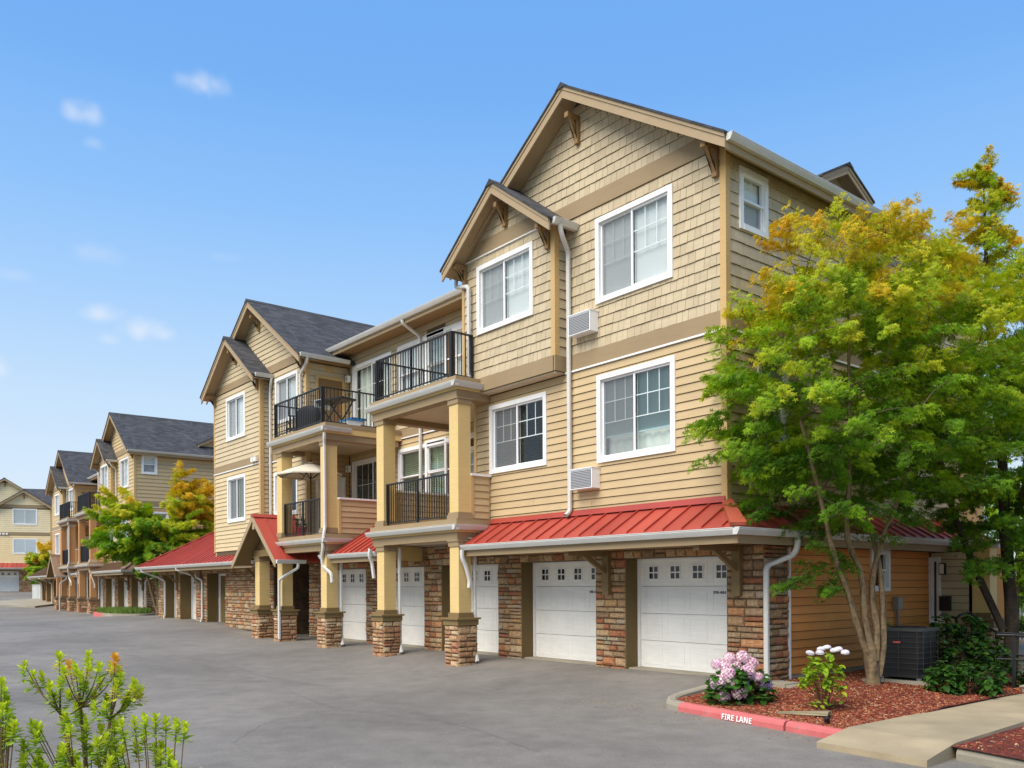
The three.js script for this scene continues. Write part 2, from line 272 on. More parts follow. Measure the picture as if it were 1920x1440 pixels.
    const w = W - t, h = H - t, s = .038; const sash = new MB(); const ring = (x0, x1, y0, y1, z0, z1) => { sash.box(x0, x0 + s, y0, y1, z0, z1); sash.box(x1 - s, x1, y0, y1, z0, z1); sash.box(x0 + s, x1 - s, y0, y0 + s, z0, z1); sash.box(x0 + s, x1 - s, y1 - s, y1, z0, z1); };
    const panes = [];
    if (o.type === 'hung') { ring(-w, w, 0 - .02, h, -.05, .02); ring(-w + .005, w - .005, -h, .015, -.075, -.008); panes.push([-w + s, w - s, .0, h - s], [-w + s, w - s, -h + s, -.02]); }
    else if (o.type === 'fixed') { ring(-w, w, -h, h, -.05, .015); panes.push([-w + s, w - s, -h + s, h - s]); }
    else { const x = o.mull ?? 0; ring(-w, x + .02, -h, h, -.07, -.012); ring(x - .018, w, -h, h, -.045, .018); panes.push([-w + s, x - s + .02, -h + s, h - s], [x + .02, w - s, -h + s, h - s]); }
    mesh('sash', sash, M.vinyl, g);
    const mun = new MB(); let any = false;
    panes.forEach(([a, b, c, d], i) => {
      const z = (o.type === 'hung' ? (i ? -.045 : -.018) : o.type === 'fixed' ? -.02 : (i ? -.016 : -.042));
      mesh('pane', new MB().quad([a - .01, c - .01, z], [b + .01, c - .01, z], [b + .01, d + .01, z], [a - .01, d + .01, z]), M.glass, g);
      if (o.screen && i === (o.type === 'hung' ? 1 : 0)) mesh('insect_screen', new MB().quad([a, c, z + .022], [b, c, z + .022], [b, d, z + .022], [a, d, z + .022]), M.screen, g);
      if (o.grid) { const q = .009, y0 = o.type === 'hung' ? c : d - (d - c) * .56, zz = z - .012; if (o.type === 'hung') { if (i === 0) { mun.box((a + b) / 2 - q, (a + b) / 2 + q, c, d, zz, zz + .008); any = true; } } else { any = true; for (const k of [1, 2]) mun.box(lerp(a, b, k / 3) - q, lerp(a, b, k / 3) + q, y0, d, zz, zz + .008); for (const k of [0, 1]) mun.box(a, b, lerp(y0, d, k / 2) - q, lerp(y0, d, k / 2) + q, zz + .0005, zz + .0085); } }
    });
    if (any) mesh('muntin', mun, M.vinyl, g);
    // what hangs behind the glass
    if (o.blind) { const b0 = o.blind === 'half' ? lerp(-h, h, .27) : -h; const bm = new MB(); const tilt = o.tilt ?? .9, st = low ? .1 : (o.slat || .036), zz = -.098; for (let y = b0 + st / 2; y < h; y += st) { const dy = Math.sin(tilt) * st * .55, dz = Math.cos(tilt) * st * .55; bm.quad([-w, y - dy, zz - dz], [w, y - dy, zz - dz], [w, y + dy, zz + dz], [-w, y + dy, zz + dz]); } if (o.blind === 'half') bm.box(-w, w, b0 - .02, b0, zz - .012, zz + .012); mesh('blind', bm, o.bm || M.blind, g); }
    if (o.curtain) { const c = new MB(); const n = 22, top = o.blind === 'half' ? lerp(-h, h, .3) : h; let px = null; for (let i = 0; i <= n; i++) { const x = lerp(-w, w, i / n), z = -.2 + .025 * Math.sin(i * 2.1); if (px && !(o.curtain === 'sides' && Math.abs(x) < w * .3)) c.quad([px[0], -h, px[1]], [x, -h, z], [x, top, z], [px[0], top, px[1]]); px = [x, z]; } mesh('curtain', c, M.curtain, g); }
    return [u0 + t * .6, u1 - t * .6, h0 + t * .6, h1 - t * .6];
  }
  // gable roof over n0 (front) to n1 (back), ridge at um
  gable(fr, um, l, r, hp, sl, n0, n1, o = {}) {
    const th = .11, bw = o.bw || .23, side = (s, e) => { const he = hp - sl * e, x = um + s * e; const P = (dy) => s > 0 ? [[um, hp - dy - th], [x, he - dy - th], [x, he - dy], [um, hp - dy]] : [[x, he - dy - th], [um, hp - dy - th], [um, hp - dy], [x, he - dy]];
      this.part('roof_slope', new MB(fr.T).prism(P(0), n1, n0), M.roof);
      const sP = s > 0 ? [[um, hp - th - .03], [x, he - th - .03], [x, he - th - .004], [um, hp - th - .004]] : [[x, he - th - .03], [um, hp - th - .03], [um, hp - th - .004], [x, he - th - .004]];
      this.part('soffit', new MB(fr.T).prism(sP, n0 - .01, o.sof ?? n0 - .62), M.barge);
      const bP = s > 0 ? [[um, hp - .035 - bw], [x, he - .035 - bw], [x, he - .035], [um, hp - .035]] : [[x, he - .035 - bw], [um, hp - .035 - bw], [um, hp - .035], [x, he - .035]];
      const q = new MB(fr.T).prism(bP, n0 + .004, n0 + .045); const tP = bP.map((p, i) => [p[0], [hp - .1, he - .1, he - .028, hp - .028][s > 0 ? i : [1, 0, 3, 2][i]]]); q.prism(tP, n0 + .0455, n0 + .062); this.part('barge_board', q, M.barge);
      // the dark drip edge and shingle end
      const dP = s > 0 ? [[um, hp - .03], [x + .03, he - .03 - .02], [x + .03, he + .012 - .02], [um, hp + .012]] : [[x - .03, he - .05], [um, hp - .03], [um, hp + .012], [x - .03, he - .008]]; this.part('shingle_edge', new MB(fr.T).prism(dP, n1, n0 + .085), M.roof); };
    side(-1, um - l); side(1, r - um);
    const k = new MB(fr.T); k.prism([[um - .16, hp - .16 * sl + .02], [um + .16, hp - .16 * sl + .02], [um + .0, hp + .035]], n1, n0 + .09); this.part('ridge_cap', k, M.roof);
  }
  bracket(fr, u, top, drop, out, m = M.bracket) { const b = new MB(fr.T); b.box(u - .055, u + .055, top - drop, top, .005, .1); b.box(u - .05, u + .05, top - .1, top - .002, .1, out); const a = [u, top - drop * .86, .08], c = [u, top - .1, out - .1]; b.prism([[a[2], a[1] - .05], [a[2] + .02, a[1] + .07], [c[2] + .03, c[1]], [c[2] - .06, c[1]], [a[2], a[1] + .03]].slice(0, 4), u - .042, u + .042, 'x'); const o = new MB(); return this.part('bracket', b, m); }
  gutter(a, b, y, out, m = M.gutter) { const dx = b[0] - a[0], dz = b[1] - a[1], L = Math.hypot(dx, dz); const T = (o, h, t) => [a[0] + dx * t / L + out[0] * o, h, a[1] + dz * t / L + out[1] * o]; return this.part('gutter', new MB(T).prism([[0, y - .115], [.075, y - .115], [.1, y - .075], [.122, y - .035], [.122, y - .012], [.13, y - .012], [.13, y], [0, y]], 0, L), m); }
  spout(pts) { return this.part('downspout', pipe(pts, .085, .065), M.gutter); }
  // standing seam pent roof along a wall: eave at n1 / h0, wall line at n0 / h1
  pent(fr, u0, u1, n0, n1, h0, h1, mats, o = {}) {
    const step = o.step || .41; const us = [u0]; for (let u = u0 + step; u < u1 - .1; u += step) us.push(u); us.push(u1);
    const topN = u => clamp(Math.max(n0, o.hipR != null ? n0 + Math.max(0, u - o.hipR) : n0, o.hipL != null ? n0 + Math.max(0, o.hipL - u) : n0), n0, n1 - .001);
    const Y = n => lerp(h0, h1, (n1 - n) / (n1 - n0));
    for (let i = 0; i + 1 < us.length; i++) {
      const a = us[i], b = us[i + 1], ta = topN(a), tb = topN(b); const mids = [[a, ta], [b, tb]]; if (o.hipR > a && o.hipR < b) mids.splice(1, 0, [o.hipR, n0]); if (o.hipL > a && o.hipL < b) mids.splice(1, 0, [o.hipL, n0]);
      const mb = new MB(fr.T); for (let k = 0; k + 1 < mids.length; k++) { const [p, tp] = mids[k], [q, tq] = mids[k + 1]; mb.hex([[p, Y(n1) - .02, n1], [q, Y(n1) - .02, n1], [q, Y(tq) - .02, tq], [p, Y(tp) - .02, tp], [p, Y(n1), n1 + .003], [q, Y(n1), n1 + .003], [q, Y(tq), tq + .003], [p, Y(tp), tp + .003]]); }
      this.add('roof_panel', mb.geo(), mats, this.root, fr.T((a + b) / 2, h0, n1), [0, .8, 0].map((v, i) => v + (fr.T(0, 0, 1)[i] - fr.T(0, 0, 0)[i]) * .6));
      if (i > 0 && n1 - ta > .05) this.add('seam', new MB(fr.T).prism([[n1 + .004, Y(n1)], [n1 + .004, Y(n1) + .038], [ta + .01, Y(ta) + .038], [ta + .01, Y(ta)]], a - .011, a + .011, 'x').geo(), mats, this.root, fr.T(a, h0, n1), [0, 1, 0]);
    }
    if (o.flash !== false) this.part('roof_flashing', new MB(fr.T).prism([[n0 + .1, Y(n0 + .1) + .042], [n0 + .1, Y(n0 + .1) + .05], [n0 + .03, Y(n0) + .1], [n0 + .02, Y(n0) + .1], [n0 + .02, Y(n0) + .03]], u0, o.hipR ?? u1, 'x'), mats[0]);
  }
  deck(x0, x1, z0, z1, y) { // balcony floor with its edge boards and ceiling
    const m = new MB(); m.box(x0, x1, y - .16, y, z0, z1); const d = this.part('balcony_deck', m, this.pal.col || M.col);
    const f = new MB(); f.box(x0 - .01, x1 + .01, y + .0015, y + .13, z1 - .05, z1 + .012); f.box(x1 - .05, x1 + .012, y + .0015, y + .13, z0, z1 - .05); this.part('balcony_curb', f, M.band);
    const b = new MB(); b.box(x0 + .03, x1 - .03, y - .34, y - .1605, z1 - .3, z1 - .035); b.box(x1 - .3, x1 - .03, y - .34, y - .1605, z0 + .1, z1 - .3); b.box(x0 + .03, x0 + .3, y - .34, y - .1605, z0 + .1, z1 - .3); this.part('beam', b, this.pal.olive || M.band);
    this.part('balcony_ceiling', new MB().box(x0 + .3, x1 - .3, y - .2, y - .161, z0 + .02, z1 - .3), M.soffit);
    this.gutter([x0 - .06, z1 + .014], [x1 + .12, z1 + .014], y - .0, [0, 1]); this.gutter([x1 + .014, z1 + .14], [x1 + .014, z1 - .75], y + .0015, [1, 0]);
  }
  railing(a, b, y0, y1, step = .115, posts = []) { // iron railing between two points in plan
    const g = grp('balcony_railing', this.root), L = Math.hypot(b[0] - a[0], b[1] - a[1]), P = t => [lerp(a[0], b[0], t / L), lerp(a[1], b[1], t / L)];
    mesh('top_rail', new MB().beam([a[0], y1 - .02, a[1]], [b[0], y1 - .02, b[1]], .055, .035), M.black, g); mesh('bottom_rail', new MB().beam([a[0], y0 + .08, a[1]], [b[0], y0 + .08, b[1]], .03, .03), M.black, g);
    for (const t of [0.02, ...posts, L - .02]) { const [x, z] = P(t); mesh('post', new MB().box(x - .024, x + .024, y0 - .05, y1 - .037, z - .024, z + .024), M.black, g); }
    if (this.low) { const mb = new MB(); for (let t = step; t < L - .05; t += step * 1.0) { const [x, z] = P(t); mb.box(x - .011, x + .011, y0 + .09, y1 - .04, z - .011, z + .011); } const o = mesh('balusters', mb, M.black, g); o.userData.kind = 'stuff'; return g; }
    const bg = new MB().box(-.0085, .0085, y0 + .096, y1 - .038, -.0085, .0085).geo(); for (let t = step; t < L - .05; t += step) { if (posts.some(p => Math.abs(p - t) < .04)) continue; const [x, z] = P(t); const o = mesh('baluster', bg, M.black, g); o.position.set(x, 0, z); }
    return g;
  }
  column(x1, z1, base, top, ground = true) { // x1,z1: front right corner of the shaft
    const g = grp('column', this.root), w = .34, cx = x1 - w / 2, cz = z1 - w / 2, bx = (m, r, y0, y1) => m.box(cx - r, cx + r, y0, y1, cz - r, cz + r);
    const cm = this.pal.col || M.col, ol = this.pal.olive || M.olive; let y = base;
    if (ground) {
      const core = mesh('pier_core', bx(new MB(), .235, base - .5, .77), M.mortar, g); g.userData.col = 1;
      for (const [ox, oz, an] of [[cx - .235, cz + .235, 0], [cx + .235, cz + .235, Math.PI / 2], [cx + .235, cz - .235, Math.PI], [cx - .235, cz - .235, -Math.PI / 2]]) this.stones(g, frame(ox, oz, an), -.02, .49, base - .04, .77, MS.col, 1);
      mesh('pier_cap', bx(bx(new MB(), .285, .775, .9), .325, .9, .94), ol, g); mesh('base_trim', bx(new MB(), .2, .94, 1.05), ol, g); y = 1.05;
    } else { mesh('base_trim', bx(bx(new MB(), .215, base, base + .09), .195, base + .09, base + .15), this.pal.trimcol || M.band, g); y = base + .15; }
    mesh('shaft', bx(new MB(), w / 2, y, top - .14), cm, g); mesh('top_trim', bx(bx(new MB(), .195, top - .14, top - .03), .215, top - .03, top), this.pal.trimcol || M.band, g);
    return g;
  }
  garageDoor(x0, x1, z, text, open) {
    const g = grp('garage_door', this.root), W = x1 - x0, n = 4, H = 2.14, h = H / n; g.position.set(x0, 0, z);
    for (let r = 0; r < n; r++) {
      const y0 = .02 + r * h, y1 = y0 + h - .008, mb = new MB(); mb.box(.02, W - .02, y0, y1, -.04, 0);
      const c = 4; for (let i = 0; i < c; i++) { const a = .12 + i * (W - .24) / c + .06, b = .12 + (i + 1) * (W - .24) / c - .06; const fr4 = (p, q, u, v, d0, d1) => { mb.box(p, p + .025, u, v, d0, d1); mb.box(q - .025, q, u, v, d0, d1); mb.box(p + .025, q - .025, u, u + .025, d0, d1); mb.box(p + .025, q - .025, v - .025, v, d0, d1); };
        fr4(a, b, y0 + .06, y1 - .06, 0, .005); if (r === 3) { const mx = (a + b) / 2, s = .135; fr4(mx - s, mx + s, y0 + .12, y1 - .12, .0, .016); } }
      mesh('door_panel', mb, M.door, g);
      if (r === 3 && !this.low) for (let i = 0; i < c; i++) { const a = .12 + i * (W - .24) / c + .06, b = .12 + (i + 1) * (W - .24) / c - .06, mx = (a + b) / 2, s = .11, y2 = y0 + .145, y3 = y1 - .145; const p = new MB().box(mx - s, mx + s, y2, y3, .0005, .004); mesh('window_pane', p, M.doorglass, g); const k = new MB().box(mx - .012, mx + .012, y2, y3, .004, .012); k.box(mx - s, mx + s, (y2 + y3) / 2 - .012, (y2 + y3) / 2 + .012, .0045, .0125); mesh('muntin', k, M.door, g); }
      else if (r === 3) { const p = new MB(); for (let i = 0; i < c; i++) { const a = .12 + i * (W - .24) / c + .06, b = .12 + (i + 1) * (W - .24) / c - .06, mx = (a + b) / 2; for (const q of [-1, 1]) for (const v of [-1, 1]) p.box(mx + q * .06 - .045, mx + q * .06 + .045, (y0 + y1) / 2 + v * .065 - .05, (y0 + y1) / 2 + v * .065 + .05, .0005, .01); } mesh('window_pane', p, M.doorglass, g); }
    }
    if (text) { const t = new TextGeometry(text, { font: FONT, size: .058, depth: .003, curveSegments: 3 }); t.computeBoundingBox(); const l = t.boundingBox.max.x; t.translate(W - .3 - l, 1.48, .0015); mesh('door_number', t, M.dark, g); }
    // stop moulding
    const s = new MB(); s.box(-.01, .05, 0, H + .06, .005, .05); s.box(W - .05, W + .01, 0, H + .06, .005, .05); s.box(.05, W - .05, H - .01, H + .06, .005, .05); mesh('door_stop', s, M.trim, g);
    return g;
  }
}
M.doorglass = mt(S(30, 30, 32), { roughness: .12 });
const FONT = await new FontLoader().loadAsync('fonts/droid/droid_sans_bold.typeface.json');
// ---------------------------------------------------------------- the terraced apartment block (near one in full, the far one the same plan)
const FZ = z => frame(0, z, 0), FX = x => frame(x, 0, Math.PI / 2);
function ground(x, z) {
  const w = sstep(-18, -7, x); let y = -.26 * w * sstep(-.95, 2.9, z);
  y += .27 * sstep(-18.5, -26, x) * (1 - .75 * sstep(-33, -42, x)) * (1 - .45 * sstep(1, 9, z));
  y = lerp(y, -.32, sstep(.15, .6, x) * sstep(1.85, 1.2, z)); const far = Math.max(0, -(x + 57)); y += .037 * (far * far / (far + 4)); return y;
}
function complex(b) {
  const p = b.pal, low = b.low, red = p.roof, R0 = b.root;
  // ---- right wing
  const rk = (xm, hp, sl, lo, hi) => h => { const q = (hp - .15 - h) / sl; return [Math.max(lo, xm - q), Math.min(hi, xm + q)]; };
  const f0 = FZ(0), fb = FZ(.3), sx = FX(0);
  const RX = -3.55, RH = 11.55, RS = .648, BX = -5.5, BH = 10.28, BS = .745;
  const wR3 = b.window(f0, -3.07, -1.12, 7.16, 8.83, { screen: 1, grid: 1, blind: 'full', tilt: 1.25, mull: -.03 });
  const wR2 = b.window(f0, -3.05, -1.08, 4.04, 5.755, { screen: 1, grid: 1, blind: 'half', curtain: 1, tilt: .75, bm: p.bluish, mull: -.02 });
  const wR2b = b.window(f0, -6.5, -4.55, 4.175, 5.72, { screen: 1, grid: 1, blind: 'full', tilt: .25, bm: p.greyblind, mull: -.02 });
  const topAt = (x, xm, hp, sl) => hp - sl * Math.abs(x - xm) - .14;
  const W1 = b.wall(f0, [[-7.1, 2.6], [0, 2.6], [0, topAt(0, RX, RH, RS)], [RX, RH - .14], [-7.1, topAt(-7.1, RX, RH, RS)]], [wR3, wR2, wR2b]);
  b.courses(W1, f0, () => [-7.0, -.09], 3.06, 5.96, [wR2, wR2b], .152, 'board', p.sid2);
  b.courses(W1, f0, () => [-3.95, -.09], 6.31, 9.07, [wR3], .197, low ? 'board' : 'shingle', p.sh);
  b.courses(W1, f0, rk(RX, RH, RS, -7.1, -.02), 9.4, 11.3, [], .19, low ? 'board' : 'shingle', p.sh);
  const bandf = (fr, u0, u1, h0, h1, white) => { b.part('belly_band', new MB(fr.T).box(u0, u1, h0, h1, -.004, .036), M.band); if (white) b.part('drip_trim', new MB(fr.T).box(u0, u1, h0 - .035, h0 - .001, -.004, .05), M.trim); };
  const bandg = (fr, a, c, d, e, h0, h1) => b.part('gable_band', new MB(fr.T).prism([[a, h0], [c, h0], [e, h1], [d, h1]], -.004, .036), M.band);
  bandg(f0, -7.1, -.02, -6.64, -.47, 9.075, 9.395); bandf(f0, -3.968, -.09, 5.995, 6.305, 1);
  const cb = (x, z, y0, y1, m = M.corner, w = .09) => b.part('corner_board', new MB().box(x - w, x + .034, y0, y1, z - w, z + .034), m);
  cb(0, 0, 3.04, 9.08);
  b.part('corner_board', new MB(f0.T).box(-7.1, -7.0, 3.04, 5.99, -.004, .034), M.corner);
  b.gable(f0, RX, -7.44, .34, RH, RS, .42, -9.0);
  b.bracket(f0, RX, 11.05, .55, .36); b.bracket(f0, -.16, 9.1, .52, .4);
  // bay
  const wB = b.window(fb, -6.55, -4.61, 7.29, 8.82, { screen: 1, grid: 1, blind: 'full', tilt: 1.25, mull: -.02 });
  const W2 = b.wall(fb, [[-7.13, 6.0], [-3.97, 6.0], [-3.97, topAt(-3.97, BX, BH, BS)], [BX, BH - .14], [-7.13, topAt(-7.13, BX, BH, BS)]], [wB]);
  b.courses(W2, fb, () => [-7.04, -4.06], 6.315, 9.03, [wB], .194, low ? 'board' : 'shingle', p.sh);
  b.courses(W2, fb, rk(BX, BH, BS, -7.13, -3.97), 9.37, 10.05, [], .17, low ? 'board' : 'shingle', p.sh);
  bandg(fb, -6.96, -4.05, -6.53, -4.48, 9.04, 9.365); b.part('drip_trim', new MB(fb.T).box(-7.04, -4.06, 9.015, 9.039, -.004, .05), M.trim); bandf(fb, -7.13, -4.004, 6.005, 6.31);
  const fbs = FX(-3.97); const W3 = b.wall(fbs, [[-.3, 6.0], [0, 6.0], [0, 9.1], [-.3, 8.95]], []);
  b.courses(W3, fbs, () => [-.26, -.0], 6.315, 8.85, [], .194, 'board', p.sh); bandf(fbs, -.336, -.002, 6.004, 6.309);
  b.part('corner_board', new MB().box(-4.06, -3.935, 6.312, 8.95, .21, .335), M.corner); b.part('corner_board', new MB(fb.T).box(-7.13, -7.04, 6.312, 9.0, -.004, .034), M.corner);
  b.part('bay_soffit', new MB().box(-7.1, -3.99, 5.97, 5.999, .03, .29), M.soffit);
  b.wall(frame(-7.13, 0, -Math.PI / 2), [[0, 6], [.3, 6], [.3, 8.95], [0, 8.95]], [], p.sh[0]);
  b.gable(fb, BX, -7.35, -3.65, BH, BS, .4, -.6); b.bracket(fb, BX, 9.86, .46, .34); b.bracket(fb, -4.13, 8.96, .46, .36); b.bracket(fb, -6.98, 8.96, .4, .36);
  b.gutter([-3.66, .66], [-3.66, .02], 8.9, [1, 0]); b.gutter([-7.34, .0], [-7.34, .66], 8.9, [-1, 0]);
  b.spout([[-3.6, 8.8, .5], [-3.62, 8.6, .42], [-3.79, 8.4, .1], [-3.79, 3.14, .085], [-3.8, 3.06, .2]]);
  b.spout([[-7.4, 8.78, .3], [-7.38, 8.6, .33], [-6.76, 8.44, .42], [-6.76, 6.5, .41], [-6.72, 6.3, .44], [-6.6, 6.16, .5]]);
  // right side wall
  const wS3 = b.window(sx, .35, 1.17, 7.76, 8.83, { type: 'hung', screen: 1, grid: 1, blind: 'full', tilt: 1.2 });
  const wS2 = b.window(sx, .85, 1.75, 4.2, 5.75, { type: 'hung', screen: 1, blind: 'full' });
  const W4 = b.wall(sx, [[0, 2.6], [9.0, 2.6], [9.0, 9.1], [0, 9.1]], [wS3, wS2]);
  b.courses(W4, sx, () => [.09, 9.0], 6.31, 8.95, [wS3], .203, low ? 'board' : 'shingle', p.sh);
  b.courses(W4, sx, () => [.09, 9.0], 3.06, 5.96, [wS2], .152, 'board', p.sid2);
  bandf(sx, .09, 9.0, 5.995, 6.305, 1);
  b.gutter([.35, .44], [.35, -9.0], 8.99, [1, 0]); b.part('fascia', new MB().box(.3, .345, 8.76, 8.93, -9.0, .41), M.barge); b.part('eave_soffit', new MB().box(.03, .3, 8.93, 8.95, -9.0, .0), M.olive);
  // side dormer on the roof
  const fd = frame(-.6, 0, Math.PI / 2); b.wall(fd, [[3.75, 9.2], [5.2, 9.2], [5.2, 9.75], [4.48, 10.1], [3.75, 9.75]], [], p.sh[1]); b.gable(fd, 4.48, 3.5, 5.46, 10.24, .5, .25, -2.6, { bw: .16 });
  // ---- middle: recessed wall, eave, roof
  const fm = FZ(-1.49), fls = FX(-15.86);
  const mw = [[-15.6, -13.2, 6.2, 8.66, { name: 'sliding_door', grid: 1, blind: null, curtain: 'sides' }], [-12.85, -8.93, 6.95, 8.7, { type: 'hung', blind: 'full', tilt: 1.2 }], [-11.38, -10.34, 6.95, 8.72, { type: 'hung', blind: 'full', tilt: 1.2 }], [-10.05, -8.3, 6.2, 8.6, { name: 'sliding_door', blind: 'full', tilt: 1.2 }], [-15.63, -13.1, 3.06, 5.62, { name: 'sliding_door', blind: 'full', tilt: .3, slat: .06, grid: 1, bm: p.greyblind }], [-12.84, -8.9, 4.0, 5.66, { type: 'hung', grid: 1, blind: 'full', tilt: .55, slat: .06, bm: p.greenblind }], [-11.4, -10.34, 4.0, 5.72, { type: 'hung', grid: 1, curtain: 1 }], [-9.9, -8.2, 3.06, 5.3, { name: 'sliding_door', blind: 'full', tilt: 1 }]];
  const mh = mw.map(q => b.window(fm, q[0], q[1], q[2], q[3], q[4]));
  const W5 = b.wall(fm, [[-15.86, 2.6], [-7.1, 2.6], [-7.1, 9.3], [-15.86, 9.3]], mh);
  b.courses(W5, fm, () => [-15.8, -7.1], 3.06, 5.94, mh.slice(4), .152, 'board', p.sid2); b.courses(W5, fm, () => [-15.8, -7.1], 6.26, 9.25, mh.slice(0, 4), .197, 'board', p.sh);
  bandf(fm, -15.85, -7.1, 5.99, 6.24, 1);
  b.part('roof_slope', new MB().prism([[-.88, 9.1], [-5, 10.9], [-5, 11.02], [-.88, 9.22]], -15.7, -7.2, 'x'), M.roof); b.part('roof_slope', new MB().prism([[-5, 10.9], [-9.0, 9.1], [-9.0, 9.22], [-5, 11.02]], -15.7, -7.2, 'x'), M.roof);
  b.part('eave_soffit', new MB().box(-15.85, -7.14, 9.03, 9.06, -1.46, -.92), M.bracket); b.part('fascia', new MB().box(-15.85, -7.14, 8.98, 9.15, -.92, -.87), M.barge);
  b.gutter([-16.1, -.868], [-7.16, -.868], 9.2, [0, 1]);
  b.spout([[-11.55, 9.08, -.8], [-11.55, 8.98, -.82], [-11.55, 8.72, -1.38], [-11.55, 4.3, -1.39]]);
  // ---- left wing
  const LX = -19.41, LH = 11.42, LS = .668, LBX = -20.75, LBH = 10.4, LBS = .715;
  const wL3 = b.window(f0, -18.12, -16.41, 7.0, 8.52, { screen: 1, blind: 'full', tilt: 1.2 }), wL2 = b.window(f0, -18.24, -16.46, 3.95, 5.42, { blind: 'full', tilt: .3, slat: .06, bm: p.greyblind });
  const W6 = b.wall(f0, [[-22.96, 2.6], [-15.86, 2.6], [-15.86, topAt(-15.86, LX, LH, LS)], [LX, LH - .14], [-22.96, topAt(-22.96, LX, LH, LS)]], [wL3, wL2]);
  b.courses(W6, f0, () => [-18.68, -15.95], 3.0, 5.78, [wL2], .155, 'board', p.sid2L); b.courses(W6, f0, () => [-18.68, -15.95], 6.07, 8.76, [wL3], .17, 'board', p.shL); b.courses(W6, f0, rk(LX, LH, LS, -22.9, -15.88), 9.05, 11.2, [], .17, 'board', p.shL);
  bandg(f0, -22.9, -15.9, -22.7, -16.1, 8.78, 9.04); bandf(f0, -18.665, -15.95, 5.82, 6.06, 1); cb(-15.86, 0, 3.0, 8.77);
  b.gable(f0, LX, -23.38, -15.44, LH, LS, .42, -9.0); b.bracket(f0, LX, 10.92, .5, .36); b.bracket(f0, -16.03, 8.87, .5, .4);
  b.gutter([-15.45, .44], [-15.45, -1.25], 8.79, [1, 0]); b.part('eave_soffit', new MB().box(-15.82, -15.47, 8.68, 8.7, -1.45, 0), M.bracket);
  b.spout([[-15.4, 8.7, .2], [-15.42, 8.55, .2], [-16.1, 8.3, .1], [-16.1, 6.2, .09]]);
  const fl = FZ(.3); const wL4 = b.window(fl, -21.69, -19.95, 6.88, 8.43, { screen: 1, blind: 'full', tilt: 1.3 }), wL5 = b.window(fl, -21.61, -19.95, 3.94, 5.57, { screen: 1, blind: 'full', tilt: .7, bm: p.greenblind });
  const W7 = b.wall(fl, [[-22.93, 2.75], [-18.7, 2.75], [-18.7, topAt(-18.7, LBX, LBH, LBS)], [LBX, LBH - .14], [-22.93, topAt(-22.93, LBX, LBH, LBS)]], [wL4, wL5]);
  b.courses(W7, fl, () => [-22.86, -18.79], 2.94, 5.78, [wL5], .15, 'board', p.sid2L); b.courses(W7, fl, () => [-22.86, -18.79], 6.07, 8.68, [wL4], .163, 'board', p.shL); b.courses(W7, fl, rk(LBX, LBH, LBS, -22.9, -18.75), 8.95, 10.2, [], .163, 'board', p.shL);
  bandg(fl, -22.88, -18.72, -22.55, -18.95, 8.7, 8.945); bandf(fl, -22.93, -18.79, 5.82, 6.06, 1);
  const fls2 = FX(-18.7); const W8 = b.wall(fls2, [[-.3, 2.75], [0, 2.75], [0, 8.75], [-.3, 8.7]], []); b.courses(W8, fls2, () => [-.22, -.04], 2.94, 8.6, [], .155, 'board', p.sh);
  b.part('corner_board', new MB().box(-18.79, -18.665, 2.9, 8.695, .21, .335), M.corner); b.part('corner_board', new MB(fl.T).box(-22.95, -22.86, 2.9, 8.695, -.004, .034), M.corner);
  b.wall(frame(-22.93, 0, -Math.PI / 2), [[0, 2.75], [.3, 2.75], [.3, 8.75], [0, 8.75]], [], p.sh[0]);
  b.gable(fl, LBX, -23.12, -18.32, LBH, LBS, .4, -.6); b.bracket(fl, LBX, 9.95, .45, .34); b.bracket(fl, -18.86, 8.72, .45, .36); b.bracket(fl, -22.75, 8.72, .4, .36);
  b.gutter([-18.33, .66], [-18.33, .02], 8.7, [1, 0]); b.spout([[-18.27, 8.6, .1], [-18.28, 8.45, .12], [-18.42, 8.2, .09], [-18.42, 3.05, .09]]);
  // side of the left wing over the balcony: doors, vent
  const W9 = b.wall(fls, [[0, 2.6], [1.49, 2.6], [1.49, 8.75], [0, 8.75]], []); b.courses(W9, fls, () => [.09, 1.46], 3.06, 5.94, [[.28, 1.3, 3.0, 5.2]], .155, 'board', p.sid2); b.courses(W9, fls, () => [.09, 1.46], 6.2, 8.66, [[.28, 1.3, 6.1, 8.3]], .197, 'board', p.sh);
  for (const [y, m] of [[6.16, M.browndoor], [3.01, M.trim]]) { const g = grp('balcony_door', R0); mesh('frame', new MB(fls.T).box(.28, .37, y, y + 2.14, -.01, .06).box(1.21, 1.3, y, y + 2.14, -.01, .06).box(.37, 1.21, y + 2.04, y + 2.14, -.01, .06), y > 6 ? M.corner : M.trim, g); mesh('leaf', new MB(fls.T).box(.37, 1.21, y, y + 2.04, .001, .025), m, g); mesh('knob', new THREE.SphereGeometry(.03, 8, 6).translate(...fls.T(1.14, y + .98, .06)), M.metal, g); }
  b.part('wall_vent', new MB(fls.T).box(.66, .86, 8.42, 8.62, -.01, .05).box(.7, .82, 8.46, 8.58, .05, .07), M.corner);
  for (const [x, y] of [[-15.72, 8.28], [-15.72, 5.4]]) { const g = grp('wall_lantern', R0); mesh('backplate', new MB().box(x - .05, x + .05, y - .08, y + .08, -1.47, -1.43), M.black, g); mesh('glass', new MB().box(x - .07, x + .07, y - .1, y + .1, -1.42, -1.29), M.lamp, g); mesh('cage', new MB().box(x - .085, x + .085, y + .1, y + .13, -1.43, -1.275).box(x - .08, x - .068, y - .11, y + .1, -1.29, -1.278).box(x + .068, x + .08, y - .11, y + .1, -1.29, -1.278).box(x - .068, x + .068, y - .01, y + .01, -1.289, -1.278), M.metal, g); }
